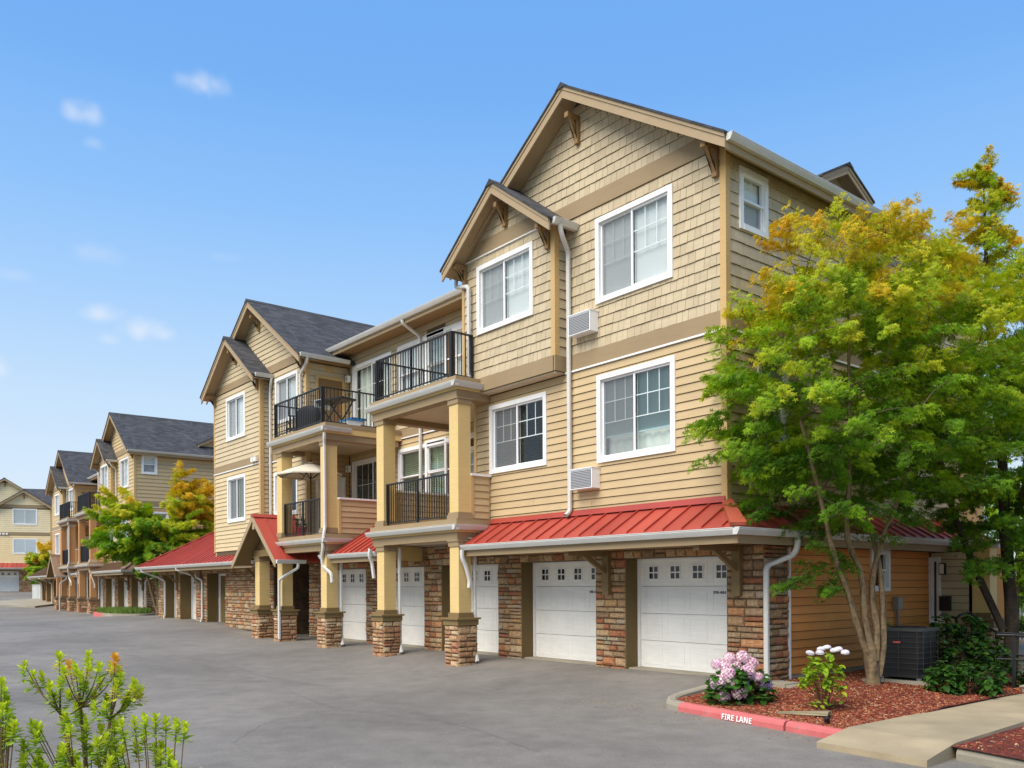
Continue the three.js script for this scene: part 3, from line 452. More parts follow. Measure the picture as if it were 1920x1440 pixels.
  for (const x of [-19.16, -18.92]) b.part('floodlight', new MB().box(x - .09, x + .09, 5.87, 6.02, .337, .44), M.lamp);
  // ---- ground floor: stone front with garage doors
  const zs = -.5, zd = -.87, fs = FZ(zs); const ops = [[-2.8, -.37, '890-404'], [-6.02, -3.63, '890-303'], [-9.2, -6.87, '890'], [-12.41, -10.01], [-15.5, -13.07]];
  const W10 = b.wall(fs, [[-16.0, -.4], [.4, -.4], [.4, 2.36], [-6.4, 2.36], [-6.4, 2.68], [-10.1, 2.68], [-10.1, 2.36], [-12.8, 2.36], [-12.8, 2.68], [-16, 2.68]], ops.map(o => [o[0], o[1], -.3, 2.17]), M.mortar, .1);
  const piers = [[-.37, .4], [-3.63, -2.8], [-6.87, -6.02], [-10.01, -9.2], [-13.07, -12.41], [-16, -15.5]];
  for (const [a, c] of piers) b.stones(W10, fs, a, c, ground(a, zs) - .06, 2.17, MS.wall, 1.05); b.stones(W10, fs, -16, .4, 2.17, 2.34, MS.wall); b.stones(W10, fs, -10.1, -6.42, 2.34, 2.67, MS.wall); b.stones(W10, fs, -16, -12.82, 2.34, 2.65, MS.wall);
  for (const [a, c, t] of ops) { b.part('door_jamb', new MB().box(a - .02, a + .006, -.1, 2.19, zd, zs + .012).box(c - .006, c + .02, -.1, 2.19, zd, zs + .012).box(a + .006, c - .006, 2.164, 2.19, zd, zs + .012), M.jamb); b.garageDoor(a + .008, c - .008, zd, t); b.part('threshold', new MB().box(a + .01, c - .01, -.16, .018, zd - .1, zs - .05), M.conc); }
  // corner pier and the sided flank
  const fc = FX(.4), W11 = b.wall(fc, [[.5, -.5], [6.4, -.5], [6.4, 2.36], [.5, 2.36]], [[4.0, 4.62, 1.55, 2.3]], M.backing, .1); b.stones(W11, fc, .47, 1.15, -.06, 2.32, MS.wall, 1.05); b.part('corner_board', new MB(fc.T).box(1.152, 1.19, -.02, 2.3, -.004, .05), M.trim);
  const wS1 = b.window(fc, 3.95, 4.67, 1.5, 2.33, { type: 'hung', trim: .07 }); b.courses(W11, fc, () => [1.19, 6.38], .08, 2.32, [wS1], .15, 'board', p.sid1); b.part('foundation', new MB(fc.T).box(.52, 6.42, -.5, .078, -.08, .012), M.conc);
  // rear entrance volume
  const fe = FZ(-6.4), fex = FX(1.22); const W12 = b.wall(fe, [[.4, -.4], [1.22, -.4], [1.22, 2.4], [.4, 2.4]], []); const wE = b.window(fe, .42, .66, .75, 2.2, { type: 'fixed', trim: .055 }); b.courses(W12, fe, () => [.46, 1.22], .35, 2.3, [[.42, .66, .75, 2.2]], .15, 'board', p.sh); b.part('foundation', new MB(fe.T).box(.4, 1.22, -.4, .345, -.01, .02), M.conc);
  b.column(1.64, -6.35, .1, 2.5, true); b.wall(fex, [[6.4, -.4], [8.2, -.4], [8.2, 2.4], [6.4, 2.4]], [], p.sid1[0]); 
  // eaves of the ground floor
  const soff = (x0, x1, z0, z1) => b.part('eave_soffit', new MB().box(x0, x1, 2.335, 2.36, z0, z1), M.bracket);
  soff(-6.4, .76, zs - .08, .76); soff(.42, .76, -9.0, zs - .09);
  b.part('fascia', new MB().box(-6.42, .8, 2.3, 2.44, .762, .798), M.band); b.part('fascia', new MB().box(.762, .798, 2.3, 2.44, -9.0, .76), M.band);
  b.gutter([-6.45, .8], [.83, .8], 2.545, [0, 1]); b.gutter([.8, .93], [.8, -9.0], 2.5465, [1, 0]);
  b.pent(f0, -6.44, .82, .0, .84, 2.56, 3.06, red, { hipR: 0 }); b.pent(sx, -.82, 8.9, .0, .84, 2.56, 3.06, red, { hipL: 0, flash: false });
  b.part('hip_cap', new MB().hex([[-.1, 3.02, .02], [.02, 3.02, -.1], [.92, 2.57, .74], [.74, 2.57, .92], [-.07, 3.11, .05], [.05, 3.11, -.07], [.95, 2.62, .77], [.77, 2.62, .95]].map((v, i, a) => a[[0, 1, 2, 3, 4, 5, 6, 7][i]])), low ? red[1] : M.hipcap);
  for (const x of [-.1, -3.25]) { b.part('bracket', new MB().box(x - .085, x + .085, 1.45, 2.334, zs + .03, zs + .14).beam([x, 1.92, zs + .14], [x, 2.3, .32], .07, .09).box(x - .06, x + .06, 2.22, 2.334, zs + .14, .7), M.olive); }
  b.spout([[.87, 2.44, -.74], [.87, 2.28, -.74], [.8, 2.14, -.74], [.53, 1.98, -.42], [.49, 1.9, -.4], [.49, .02, -.4]]);
  b.spout([[-6.4, 2.44, .9], [-6.4, 2.25, .9], [-6.38, 2.1, .82], [-6.36, 1.75, .72], [-6.36, 1.6, .74]]);
  // middle pent roof between the balconies
  b.pent(f0, -13.4, -10.12, -1.46, .84, 2.54, 3.97, red, { step: .3 }); b.gutter([-13.3, .8], [-10.15, .8], 2.53, [0, 1]); b.part('fascia', new MB().box(-13.2, -10.1, 2.29, 2.42, .762, .798), M.band); soff(-12.75, -10.12, zs - .08, .74); b.part('eave_end', new MB().prism([[zs, 2.3], [.76, 2.3], [.76, 2.5], [zs, 3.0]], -10.12, -10.09, 'x'), M.col); b.part('balcony_ceiling', new MB().box(-10.08, -6.44, 2.69, 2.72, zs - .1, .68), M.soffit); b.part('balcony_ceiling', new MB().box(-16.1, -12.78, 2.69, 2.72, zs - .1, .68), M.soffit);
  b.spout([[-10.28, 2.6, .98], [-10.3, 2.42, 1.0], [-10.32, 2.25, .9], [-10.3, 1.85, .86]]);
  // ---- balconies
  b.deck(-10.2, -6.45, -1.46, 1.0, 3.0); b.deck(-10.2, -6.45, -1.46, 1.0, 6.15); b.deck(-16.25, -12.65, -1.46, 1.0, 2.98); b.deck(-16.25, -12.65, -1.46, 1.0, 6.06);
  for (const [x, yl] of [[-6.48, 0], [-9.67, 0], [-12.76, 0], [-15.66, 0]]) { b.column(x, .93, Math.min(0, ground(x, .9)), 2.66, true); b.column(x, .93, 3.13, 5.82 - (x < -11 ? .1 : 0), false); }
  b.railing([-10.0, .93], [-6.7, .93], 6.28, 7.33, .115, [1.62]); b.railing([-6.7, .9], [-6.7, .36], 6.28, 7.33); b.railing([-10.0, .9], [-10.0, -1.4], 6.28, 7.33);
  b.railing([-16.14, .93], [-12.98, .93], 6.19, 7.24, .115, [1.5]); b.railing([-12.98, .9], [-12.98, -1.4], 6.19, 7.24, .115, []); b.railing([-16.14, .9], [-16.14, .06], 6.19, 7.24);
  b.railing([-9.66, .84], [-6.83, .84], 3.13, 4.19, .1, [1.4]); b.railing([-15.66, .84], [-13.1, .84], 3.11, 4.15, .1, [1.25]);
  const halfwall = (x, z0, z1, y0, y1) => { const fr = FX(x); const w = b.wall(fr, [[-z0, y0], [-z1, y0], [-z1, y1], [-z0, y1]], [], p.sid2[0], .1); b.courses(w, fr, () => [-z0 + .08, -z1 - .05], y0 + .02, y1 - .02, [], .155, 'board', p.sid2); b.part('wall_cap', new MB(fr.T).box(-z0, -z1, y1, y1 + .05, -.14, .06), M.trim); b.part('corner_board', new MB(fr.T).box(-z0, -z0 + .08, y0, y1, -.004, .034), M.corner); };
  halfwall(-6.5, .59, .03, 3.14, 4.11); halfwall(-12.7, .59, -1.46, 3.12, 4.08); halfwall(-9.98, .59, -1.46, 3.14, 4.05);
  b.spout([[-12.6, 5.88, 1.06], [-12.62, 5.75, 1.05], [-12.72, 5.6, 1.0], [-12.72, 3.3, .99], [-12.66, 3.1, 1.06], [-12.66, 2.98, 1.07]]); b.spout([[-12.75, 2.86, 1.05], [-12.75, 2.7, 1.04], [-12.95, 2.45, .98], [-12.95, 2.2, .95], [-12.55, 2.0, .9], [-12.5, 1.75, .9]]);
  for (const x of [-6.5, -9.67, -12.76]) b.spout([[x + .02, 2.6, .5], [x + .02, .95, .49], [x + .03, .18, .49], [x + .16, ground(x, .5) + .04, .54]]);
  // ---- left ground floor and its hipped roof
  const zl = -.1, fg = FZ(zl), opl = [[-24.9, -22.95, 1], [-28.11, -26.16], [-30.33, -28.55]], gy = x => ground(x, zl) - .03;
  const W13 = b.wall(fg, [[-31.0, -.4], [-18.6, -.4], [-18.6, 2.5], [-31.0, 2.5]], opl.map(o => [o[0], o[1], -.3, 2.17]), M.mortar, .1);
  for (const [a, c] of [[-22.95, -18.6], [-26.16, -24.9], [-28.55, -28.11], [-31, -30.33]]) b.stones(W13, fg, a, c, gy(a) - .05, 2.17); b.stones(W13, fg, -31, -18.6, 2.17, 2.45);
  for (const [a, c, t] of opl) { const d = zl - .5; b.part('door_jamb', new MB().box(a - .02, a + .006, -.1, 2.19, d, zl + .012).box(c - .006, c + .02, -.1, 2.19, d, zl + .012).box(a + .006, c - .006, 2.164, 2.19, d, zl + .012), M.jamb); if (t) { const g = grp('service_door', R0); mesh('leaf', new MB().box(a, c, -.1, 2.17, d - .05, d), M.jamb, g); mesh('frame', new MB().box(a + .01, a + .09, 0, 2.16, d, d + .06).box(c - .09, c - .01, 0, 2.16, d, d + .06).box(a + .09, c - .09, 2.08, 2.16, d, d + .06), M.trim, g); } else b.garageDoor(a + .008, c - .008, d, null); }
  // dark entrance passage
  b.part('passage_wall', new MB().box(-18.7, -18.58, -.3, 2.6, -4, -.1), M.mortar); b.part('passage_wall', new MB().box(-16.1, -15.98, -.3, 2.6, -4, -.5), M.mortar); b.part('passage_wall', new MB().box(-18.58, -16.1, -.3, 2.6, -4.1, -4), M.mortar); b.part('passage_ceiling', new MB().box(-18.58, -16.1, 2.6, 2.66, -4, -.02), M.olive); b.stones(W13, frame(-15.98, 0, 0), -.5, 0, 0, 0, MS.wall); b.stones(W13, FZ(-.62), -17.0, -16.1, 0, 2.5); b.part('passage_wall', new MB().box(-17.0, -16.1, -.2, 2.55, -.74, -.64), M.mortar);
  const he = 2.52, ez = .74, ex = -31.3, sl = .6, zr = -5.2, hr = he + sl * (ez - zr), hx = ex + (ez - zr);
  const Yr = z => he + sl * (ez - z); // front slope panels from the hip to the wing
  for (let x = ex, i = 0; x < -18.05; x += .4, i++) { const c = Math.min(x + .4, -18.05); const tz = q => q < -22.97 ? Math.max(zr, ez - (q - ex)) : .33; const ta = tz(x + 1e-4), tb = tz(c - 1e-4); const m = new MB().hex([[x, Yr(ez) - .02, ez], [c, Yr(ez) - .02, ez], [c, Yr(tb) - .02, tb], [x, Yr(ta) - .02, ta], [x, Yr(ez), ez + .002], [c, Yr(ez), ez + .002], [c, Yr(tb), tb + .002], [x, Yr(ta), ta + .002]]); b.add('roof_panel', m.geo(), red, R0, [x, 2.6, .6], [0, .8, .6]); if (i) b.add('seam', new MB().prism([[ez + .004, Yr(ez)], [ez + .004, Yr(ez) + .035], [ta + .01, Yr(ta) + .035], [ta + .01, Yr(ta)]], x - .011, x + .011, 'x').geo(), red, R0, [x, 2.6, .6], [0, .8, .6]); }
  b.part('hip_slope', new MB().tri([ex, he, ez], [hx, hr, zr], [ex, he, zr - (ez - zr)]).quad([ex, he - .02, ez], [ex, he - .02, zr * 2 - ez], [hx, hr - .02, zr], [hx, hr - .02, zr]), red[0]); b.part('hip_cap', new MB().beam([ex, he + .03, ez], [hx, hr + .03, zr], .16, .03), red[1]); b.part('roof_slope', new MB().quad([hx, hr, zr], [-22.97, hr, zr], [-22.97, he, zr * 2 - ez], [ex, he, zr * 2 - ez]), red[0]);
  b.gutter([ex - .02, ez], [-18.1, ez], he - .005, [0, 1]); b.part('fascia', new MB().box(ex, -18.1, he - .24, he - .1, ez - .05, ez - .004), M.band); b.part('eave_soffit', new MB().box(ex, -18.1, he - .2, he - .18, zl - .06, ez - .05), M.bracket); b.part('gable_end_wall', new MB().box(-31.0, -30.9, -.4, 2.5, -10, zl - .1), p.sid1[0]);
  for (const x of [-30.5, -25.85]) b.spout([[x, he - .12, ez + .06], [x, he - .2, ez + .06], [x + .3, he - .45, zl + .3], [x + .62, he - .62, zl + .1], [x + .62, .4, zl + .1], [x + .58, .2, zl + .16]]);
  for (const x of [-19.6, -25.5, -28.35]) b.part('bracket', new MB().box(x - .07, x + .07, 1.5, 2.3, zl + .03, zl + .13).beam([x, 1.85, zl + .12], [x, 2.26, ez - .3], .06, .08), M.olive);
  // ---- entrance porch with a steep little roof
  const px = -16.72, ph = 3.86, ps = .86; b.column(-17.37, .93, 0, 2.6, true);
  const fp = FZ(0); for (const s of [-1, 1]) {
    const e = 1.68, x = px + s * e, y = ph - ps * e; const P = d => [[px, ph - d], [x, y - d]];
    const q = (d0, d1, n0, n1, m, name) => { const a = P(d0), c = P(d1); const poly = s > 0 ? [c[0], c[1], a[1], a[0]] : [c[1], c[0], a[0], a[1]]; return b.part(name, new MB(fp.T).prism(poly, n0, n1), m); };
    q(0, .05, -.1, 1.42, red[1], 'porch_roof'); q(.052, .085, .3, 1.4, M.olive, 'soffit'); q(.02, .2, 1.403, 1.44, M.barge, 'barge_board');
    for (let k = 1; k < 4; k++) { const n = 1.42 - k * .36; const a = [px, ph + .0], c = [x, y]; b.part('seam', new MB(fp.T).prism(s > 0 ? [[a[0], a[1]], [c[0], c[1]], [c[0], c[1] + .035], [a[0], a[1] + .035]] : [[c[0], c[1]], [a[0], a[1]], [a[0], a[1] + .035], [c[0], c[1] + .035]], n - .012, n + .012), red[0]); }
  }
  b.part('ridge_cap', new MB(fp.T).prism([[px - .12, ph - .06], [px + .12, ph - .06], [px, ph + .05]], -.1, 1.45), red[0]);
  b.part('porch_gable', new MB(fp.T).prism([[-17.75, 2.62], [-15.66, 2.62], [-15.66, 2.85], [px, 3.66], [-17.75, 2.86]], .72, .86), M.olive); b.part('porch_beam', new MB(fp.T).box(-17.75, -15.62, 2.6, 2.8, .862, .96), M.olive); b.part('porch_beam', new MB(fp.T).box(px - .08, px + .08, 3.42, 3.6, .862, 1.4), M.barge);
  b.gutter([px + 1.7, 1.42], [px + 1.7, .5], 2.44, [1, 0]); b.spout([[px + 1.78, 2.34, .75], [px + 1.78, 2.2, .75], [px + 1.6, 2.02, 1.0], [-15.6, 1.85, 1.06], [-15.58, .06, 1.07]]);
  const sg = grp('number_plaque', R0); mesh('plate', new MB().box(-16.82, -16.22, 2.72, 3.1, .862, .885), M.dark, sg);
  // ---- floors and far walls that close the rooms
  b.part('floor_slab', new MB().box(-22.9, -.01, 2.66, 2.9, -8.9, -.15), M.floor); b.part('floor_slab', new MB().box(-22.9, -.01, 5.8, 6.0, -8.9, -1.65), M.floor); b.part('floor_slab', new MB().box(-7, -.15, 5.8, 6.0, -1.65, -.15), M.floor); b.part('floor_slab', new MB().box(-22.8, -15.99, 5.8, 6.0, -1.65, -.15), M.floor);
  b.part('rear_wall', new MB().box(-31, .4, -.4, 9.15, -9.15, -9.0), p.sid2[0]); b.part('end_wall', new MB().box(-22.96, -22.82, 2.6, 9.0, -9.0, -.15), p.sid2[0]); b.part('end_wall', new MB().box(-7.1, -6.97, 2.6, 9.2, -1.49, -.14), p.sid2[1]); b.part('partition', new MB().box(-7.06, -6.94, 2.9, 9.0, -8.9, -1.64), M.inside); b.part('partition', new MB().box(-15.8, -15.7, 2.9, 9.0, -8.9, -1.64), M.inside); b.part('partition', new MB().box(-22.8, 0, 2.9, 9.1, -5, -4.9), M.inside);
}
const near = new Building('apartment_building', 'large tan shingled apartment block with red metal garage roofs in the foreground', [0, 0, 0], 0, false,
  { roof: redRoof(), sh: tones(200, 181, 146, 7, 8, 3), sid2: tones(201, 175, 131, 7, 6, 4), sid2L: tones(213, 190, 146, 6, 5, 5), shL: tones(207, 187, 149, 5, 5, 6), sid1: tones(220, 144, 68, 5, 5, 7), bluish: mt(S(186, 206, 206), { roughness: .6 }), greyblind: mt(S(110, 116, 116), { roughness: .6 }), greenblind: mt(S(206, 216, 190), { roughness: .6 }) }, 11);  // sid2L and shL: same cladding, left wing's brighter light put into the paler tones
complex(near); near.flush();
const farB = new Building('apartment_building', 'distant apartment block of the same kind with tan garage roofs and orange columns', [-39.75, 0, -1.5], -2 * Math.PI / 180, true,
  { roof: brownRoof(), sh: tones(206, 180, 134, 4, 4, 13), sid2: tones(210, 164, 116, 3, 4, 14), sid2L: tones(206, 160, 112, 3, 4, 15), shL: tones(208, 182, 138, 3, 4, 16), sid1: tones(190, 140, 90, 3, 4, 17), col: paint(196, 142, 88), olive: paint(140, 112, 80), trimcol: paint(196, 170, 140), bluish: M.blind, greyblind: mt(S(110, 116, 116)), greenblind: M.blind }, 12);
complex(farB); farB.flush();
// ---------------------------------------------------------------- third building, far along the drive, facing back down it
{
  const b = new Building('apartment_building', 'cream gabled apartment house far down the drive at the left edge', [-90.8, 1.14, -4.9], Math.PI / 2 - .3, true, { sh: tones(246, 226, 180, 3, 4, 23), sid2: tones(248, 220, 164, 3, 4, 24) }, 22);
  const f = FZ(0), fm = FZ(-.4), p = b.pal;
  const w1 = b.window(f, -1.05, 1.18, 6.9, 8.55, { blind: 'full', tilt: .8 }), w2 = b.window(f, -1.05, 1.18, 3.92, 5.5, { blind: 'full', tilt: .4, bm: mt(S(120, 126, 120)) });
  const W = b.wall(f, [[-6, 2.4], [2.45, 2.4], [2.45, 8.6], [0, 10.2], [-2.45, 8.6], [-6, 8.6]], [w1, w2]);
  b.courses(W, f, () => [-6, 2.35], 3.0, 5.8, [w2], .2, 'board', p.sid2); b.courses(W, f, () => [-6, 2.35], 6.15, 8.5, [w1], .2, 'board', p.sh); b.courses(W, f, h => { const q = (10.2 - h) / .65; return [-q, q]; }, 8.95, 10.1, [], .2, 'board', p.sh);
  b.part('belly_band', new MB().box(-6, 2.46, 5.82, 6.14, 0, .04), M.band); b.part('belly_band', new MB().box(-2.45, 2.46, 8.62, 8.94, 0, .04), M.band); b.part('corner_board', new MB().box(2.35, 2.5, 3, 8.6, -.1, .04), M.corner);
  b.gable(f, 0, -2.75, 2.75, 10.45, .65, .4, -.6); b.gable(fm, -1.75, -6.3, 2.85, 11.65, .64, .4, -9); const W2 = b.wall(fm, [[-6, 8.5], [2.4, 8.5], [2.4, 8.9], [-1.75, 11.4], [-6, 8.9]], []); b.courses(W2, fm, h => { const q = (11.4 - h) / .64; return [Math.max(-6, -1.75 - q), -1.75 + q]; }, 8.95, 11.2, [], .2, 'board', p.sh);
  b.part('roof_slope', new MB().prism([[-1, 8.75], [-6, 11.1], [-6, 11.22], [-1, 8.87]], -1.5, 14, 'x'), M.roof); b.part('wing_wall', new MB().box(2.4, 14, 2, 8.75, -2, -1.8), p.sid2[0]);
  for (const x of [0, -1.75]) b.bracket(x ? fm : f, x, x ? 11.2 : 9.98, .4, .3);
  const rr = redRoof(); b.pent(f, -6, 2.7, .04, .8, 2.5, 3.0, rr, { flash: false }); b.gutter([-6, .8], [2.75, .8], 2.49, [0, 1]); b.part('fascia', new MB().box(-6, 2.7, 2.24, 2.37, .74, .79), M.band);
  const W3 = b.wall(FZ(-.4), [[-6, -.5], [6, -.5], [6, 2.4], [-6, 2.4]], [[-3.0, -.55, -.2, 2.16]], M.mortar, .1); b.stones(W3, FZ(-.4), -.55, 6, -.1, 2.4, MS.col); b.stones(W3, FZ(-.4), -6, -3, -.1, 2.4, MS.col); b.garageDoor(-3.0, -.55, -.7); b.part('door_jamb', new MB().box(-.56, -.53, -.1, 2.2, -.7, -.38), M.jamb);
  for (const x of [-2.15, -1.85, -1.55]) b.part('floodlight', new MB().box(x - .1, x + .1, 5.86, 6.05, .045, .15), M.lamp); b.part('end_wall', new MB().box(2.32, 2.45, 2, 8.7, -9, -.2), p.sh[0]); b.flush();
}
// ---------------------------------------------------------------- ground
struct('ground', (() => { const g = new THREE.PlaneGeometry(900, 900); g.rotateX(-Math.PI / 2); g.translate(0, -1.2, 0); return g; })(), mt(S(96, 110, 60), { roughness: 1 }));
M.asphalt = mt(S(149, 144, 137), { map: T_asph, bumpMap: T_asphB, bumpScale: .006, roughness: .72 });
struct('driveway', (() => { const nx = 300, nz = 170, g = new THREE.PlaneGeometry(1, 1, nx, nz), p = g.attributes.position, uv = g.attributes.uv; const xs = t => t < .75 ? lerp(-130, 0, t / .75) : lerp(0, 60, (t - .75) / .25); for (let i = 0; i < p.count; i++) { const x = xs(p.getX(i) + .5), z = lerp(-45, 50, .5 - p.getY(i)); p.setXYZ(i, x, ground(x, z), z); uv.setXY(i, x, z); } g.computeVertexNormals(); return g; })(), M.asphalt);
// sealed cracks in the asphalt
M.tar = mt(S(116, 113, 109), { roughness: .8 });
{ const R = rng(91); const crack = (pts, w) => { const mb = new MB(); let pr = null; const c = new THREE.CatmullRomCurve3(pts.map(q => new THREE.Vector3(q[0], 0, q[1]))); const n = pts.length * 14; for (let i = 0; i <= n; i++) { const q = c.getPoint(i / n); q.x += (R() - .5) * .05; q.z += (R() - .5) * .05; const t = c.getTangent(i / n), k = w * (.4 + R() * .9); const a = [q.x - t.z * k, ground(q.x, q.z) + .005, q.z + t.x * k], b = [q.x + t.z * k, ground(q.x, q.z) + .005, q.z - t.x * k]; if (pr) mb.quad(pr[0], pr[1], b, a); pr = [a, b]; } const o = struct('asphalt_crack', mb, M.tar); return o; };
  crack([[-20, 9.2], [-14, 8.8], [-9.5, 9.3], [-6, 9.0]], .007); crack([[-6, 5.2], [-3.2, 5.6], [-1, 5.1], [1.5, 5.5]], .006); crack([[-3.2, 5.6], [-2.6, 7], [-1.4, 8]], .005); crack([[-28, 5.4], [-22, 5.1], [-16, 5.9], [-13, 5.6]], .012); crack([[-17, 7.6], [-12.5, 6.9], [-9, 7.3]], .01); crack([[-9.4, 8.3], [-7.6, 7.7], [-6.2, 7.9]], .008); crack([[-12, 4.2], [-8, 4.6], [-5.5, 4.3]], .006); }
// ---------------------------------------------------------------- kerbed planting bed at the corner
const kerbPath = [[.22, -.52], [.1, .1], [.06, .8], [.05, 1.35], [.1, 1.66], [.3, 1.92], [.62, 2.03], [1.2, 2.11], [1.9, 2.2], [2.65, 2.29], [3.42, 2.38]];
function kerbMesh(pts, w = .17, h = .13) { // rounded concrete profile swept along the outer edge
  const n = pts.length, prof = [[0, -.12], [.0, h * .55], [.018, h * .86], [.05, h], [w - .03, h], [w, h * .8], [w, -.12]], mb = new MB(); let pr = null;
  pts.forEach((q, i) => { const a = pts[Math.max(0, i - 1)], b = pts[Math.min(n - 1, i + 1)]; let tx = b[0] - a[0], tz = b[1] - a[1]; const l = Math.hypot(tx, tz); tx /= l; tz /= l; const nx = tz, nz = -tx; const g0 = ground(q[0], q[1]); const ring = prof.map(([o, y]) => [q[0] + nx * o, g0 + y, q[1] + nz * o]); if (pr) for (let k = 0; k < ring.length - 1; k++) mb.quad(pr[k], ring[k], ring[k + 1], pr[k + 1]); pr = ring; if (i === 0 || i === n - 1) for (let k = 1; k < ring.length - 1; k++) mb.tri(ring[0], ring[k], ring[k + 1]); });
  return mb;
}
const fine = (pts, n) => { const c = new THREE.CatmullRomCurve3(pts.map(q => new THREE.Vector3(q[0], 0, q[1])), false, 'catmullrom', .3); return Array.from({ length: n + 1 }, (_, i) => { const v = c.getPoint(i / n); return [v.x, v.z]; }); };
{
  const k = thing('kerb', 'low kerb round the mulch bed, grey at its nose and red along the fire lane', 'kerb', [0, 0, 0]);
  const all = fine(kerbPath, 70), cut = all.findIndex(q => q[0] > .6 && q[1] > 1.9); M.kerbgrey = mt(S(186, 178, 160), { map: T_conc, bumpMap: T_fine, bumpScale: .004, roughness: .95 }); M.kerbred = mt(S(220, 114, 110), { map: T_kerb, bumpMap: T_fine, bumpScale: .003, roughness: .8 });
  mesh('bare_section', kerbMesh(all.slice(0, cut + 1)), M.kerbgrey, k); const crackI = all.findIndex(q => q[0] > 2.62); mesh('red_section', kerbMesh(all.slice(cut, crackI)), M.kerbred, k); mesh('red_section', kerbMesh(fine([[all[crackI][0] - .045, all[crackI][1] - .005], ...all.slice(crackI + 2)], 14)), M.kerbred, k);
  const t = new TextGeometry('FIRE LANE', { font: FONT, size: .078, depth: .003, curveSegments: 3 }); t.scale(1.05, 1, 1); const th = -Math.atan2(.09, .7); t.rotateX(-.1); t.rotateY(th); t.translate(1.5, ground(1.6, 2.2) + .018, 2.162); mesh('lettering', t, M.trim, k);
}
const mulchY = (x, z) => lerp(.0, -.125, sstep(-1, 2.1, z)) + .03 * (fbm(x * 2.2, z * 2.2, 0, 201, 3) - .5) + .03 * Math.exp(-((x - 1.9) ** 2 + (z + 1.2) ** 2) * 3);
const Zf = x => { if (x < .62) return lerp(1.55, 1.9, clamp((x - .15) / .47)); return lerp(1.9, 2.26, (x - .62) / 2.7); };
M.mulch = mt(S(132, 62, 36), { map: T_mulch, bumpMap: T_mulch, bumpScale: .02, roughness: .95 });
{ const nx = 70, nz = 120, g = new THREE.PlaneGeometry(1, 1, nx, nz), p = g.attributes.position, uv = g.attributes.uv; for (let i = 0; i < p.count; i++) { let x = lerp(.2, 3.46, p.getX(i) + .5); const z = lerp(-9.5, Zf(x), .5 - p.getY(i)); x = .2 + (x - .2) * (1 + .024 * Math.max(0, 2.2 - z)); p.setXYZ(i, x, mulchY(x, z), z); uv.setXY(i, x, z); } g.computeVertexNormals(); struct('mulch_bed', g, M.mulch);
  const g2 = new THREE.PlaneGeometry(1, 1, 20, 30), q2 = g2.attributes.position; for (let i = 0; i < q2.count; i++) { const x = lerp(4.7, 11.4, q2.getX(i) + .5), z = lerp(-12, lerp(2.42, 3.8, (x - 4.7) / 6.7), .5 - q2.getY(i)); q2.setXYZ(i, x, -.12 + .02 * fbm(x * 2, z * 2, 0, 207, 2), z); g2.attributes.uv.setXY(i, x, z); } g2.computeVertexNormals(); struct('mulch_bed', g2, M.mulch);
  const R = rng(301), cg = new MB().hex([[-.5, 0, -.5], [.5, 0, -.35], [.45, .5, -.2], [-.4, .6, -.4], [-.45, 0, .5], [.5, .1, .4], [.4, .7, .3], [-.5, .5, .35]]).geo(); const N = 19000, im = new THREE.InstancedMesh(cg, mt(new THREE.Color(1, 1, 1), { roughness: .95 }), N); const d = new THREE.Object3D(), c = new THREE.Color();
  for (let i = 0; i < N; i++) { const far2 = i % 8 === 0; let x = far2 ? 4.76 + R() * 3 : .24 + R() * 3.2; const z = far2 ? 2.4 - R() * 4 : Zf(x) - .02 - R() ** 1.4 * 7; if (!far2) x = .2 + (x - .2) * (1 + .024 * Math.max(0, 2.2 - z)); d.position.set(x, (far2 ? -.11 : mulchY(x, z)) + .002, z); d.rotation.set((R() - .5) * .9, R() * 6.3, (R() - .5) * .9); const l = .02 + R() * .05; d.scale.set(l, .006 + R() * .008, .008 + R() * .014); d.updateMatrix(); im.setMatrixAt(i, d.matrix); const t = R(), v = .7 + R() * .6; if (t < .62) c.setRGB(.22 * v, .048 * v, .02 * v); else if (t < .87) c.setRGB(.34 * v, .1 * v, .035 * v); else c.setRGB(.42 * v, .25 * v, .13 * v); im.setColorAt(i, c); }
  im.name = 'bark_chips'; im.castShadow = im.receiveShadow = true; im.userData = { label: 'loose reddish bark chips covering the planting bed', category: 'mulch', kind: 'stuff' }; scene.add(im); }
struct('footpath', (() => { const mb = new MB(); const L = [[3.42, 2.9], [3.44, 2.2], [3.55, .4], [3.72, -1.8], [3.9, -4.4]], Rr = [[4.75, 3.0], [4.74, 2.3], [4.72, .4], [4.86, -1.8], [5.1, -4.4]]; for (let i = 0; i < 4; i++) { const yy = q => lerp(-.085, -.005, sstep(2.2, -2.5, q[1])) - (q[1] > 2.5 ? .1 : 0); const a = L[i], b = Rr[i], c = Rr[i + 1], d = L[i + 1]; mb.hex([[a[0], -.4, a[1]], [b[0], -.4, b[1]], [c[0], -.4, c[1] + .012], [d[0], -.4, d[1] + .012], [a[0], yy(a), a[1]], [b[0], yy(b), b[1]], [c[0], yy(c), c[1] + .012], [d[0], yy(d), d[1] + .012]].map(v => v)); } return mb; })(), mt(S(196, 178, 146), { map: T_conc, bumpMap: T_fine, bumpScale: .002, roughness: .9 }));
one('splash_block', new MB().box(.52, .98, -.06, .035, -.62, -.18).prism([[.98, -.06], [1.12, -.06], [.98, .02]], -.6, -.2), M.conc, 'pale concrete splash block under the corner downspout', 'splash block');
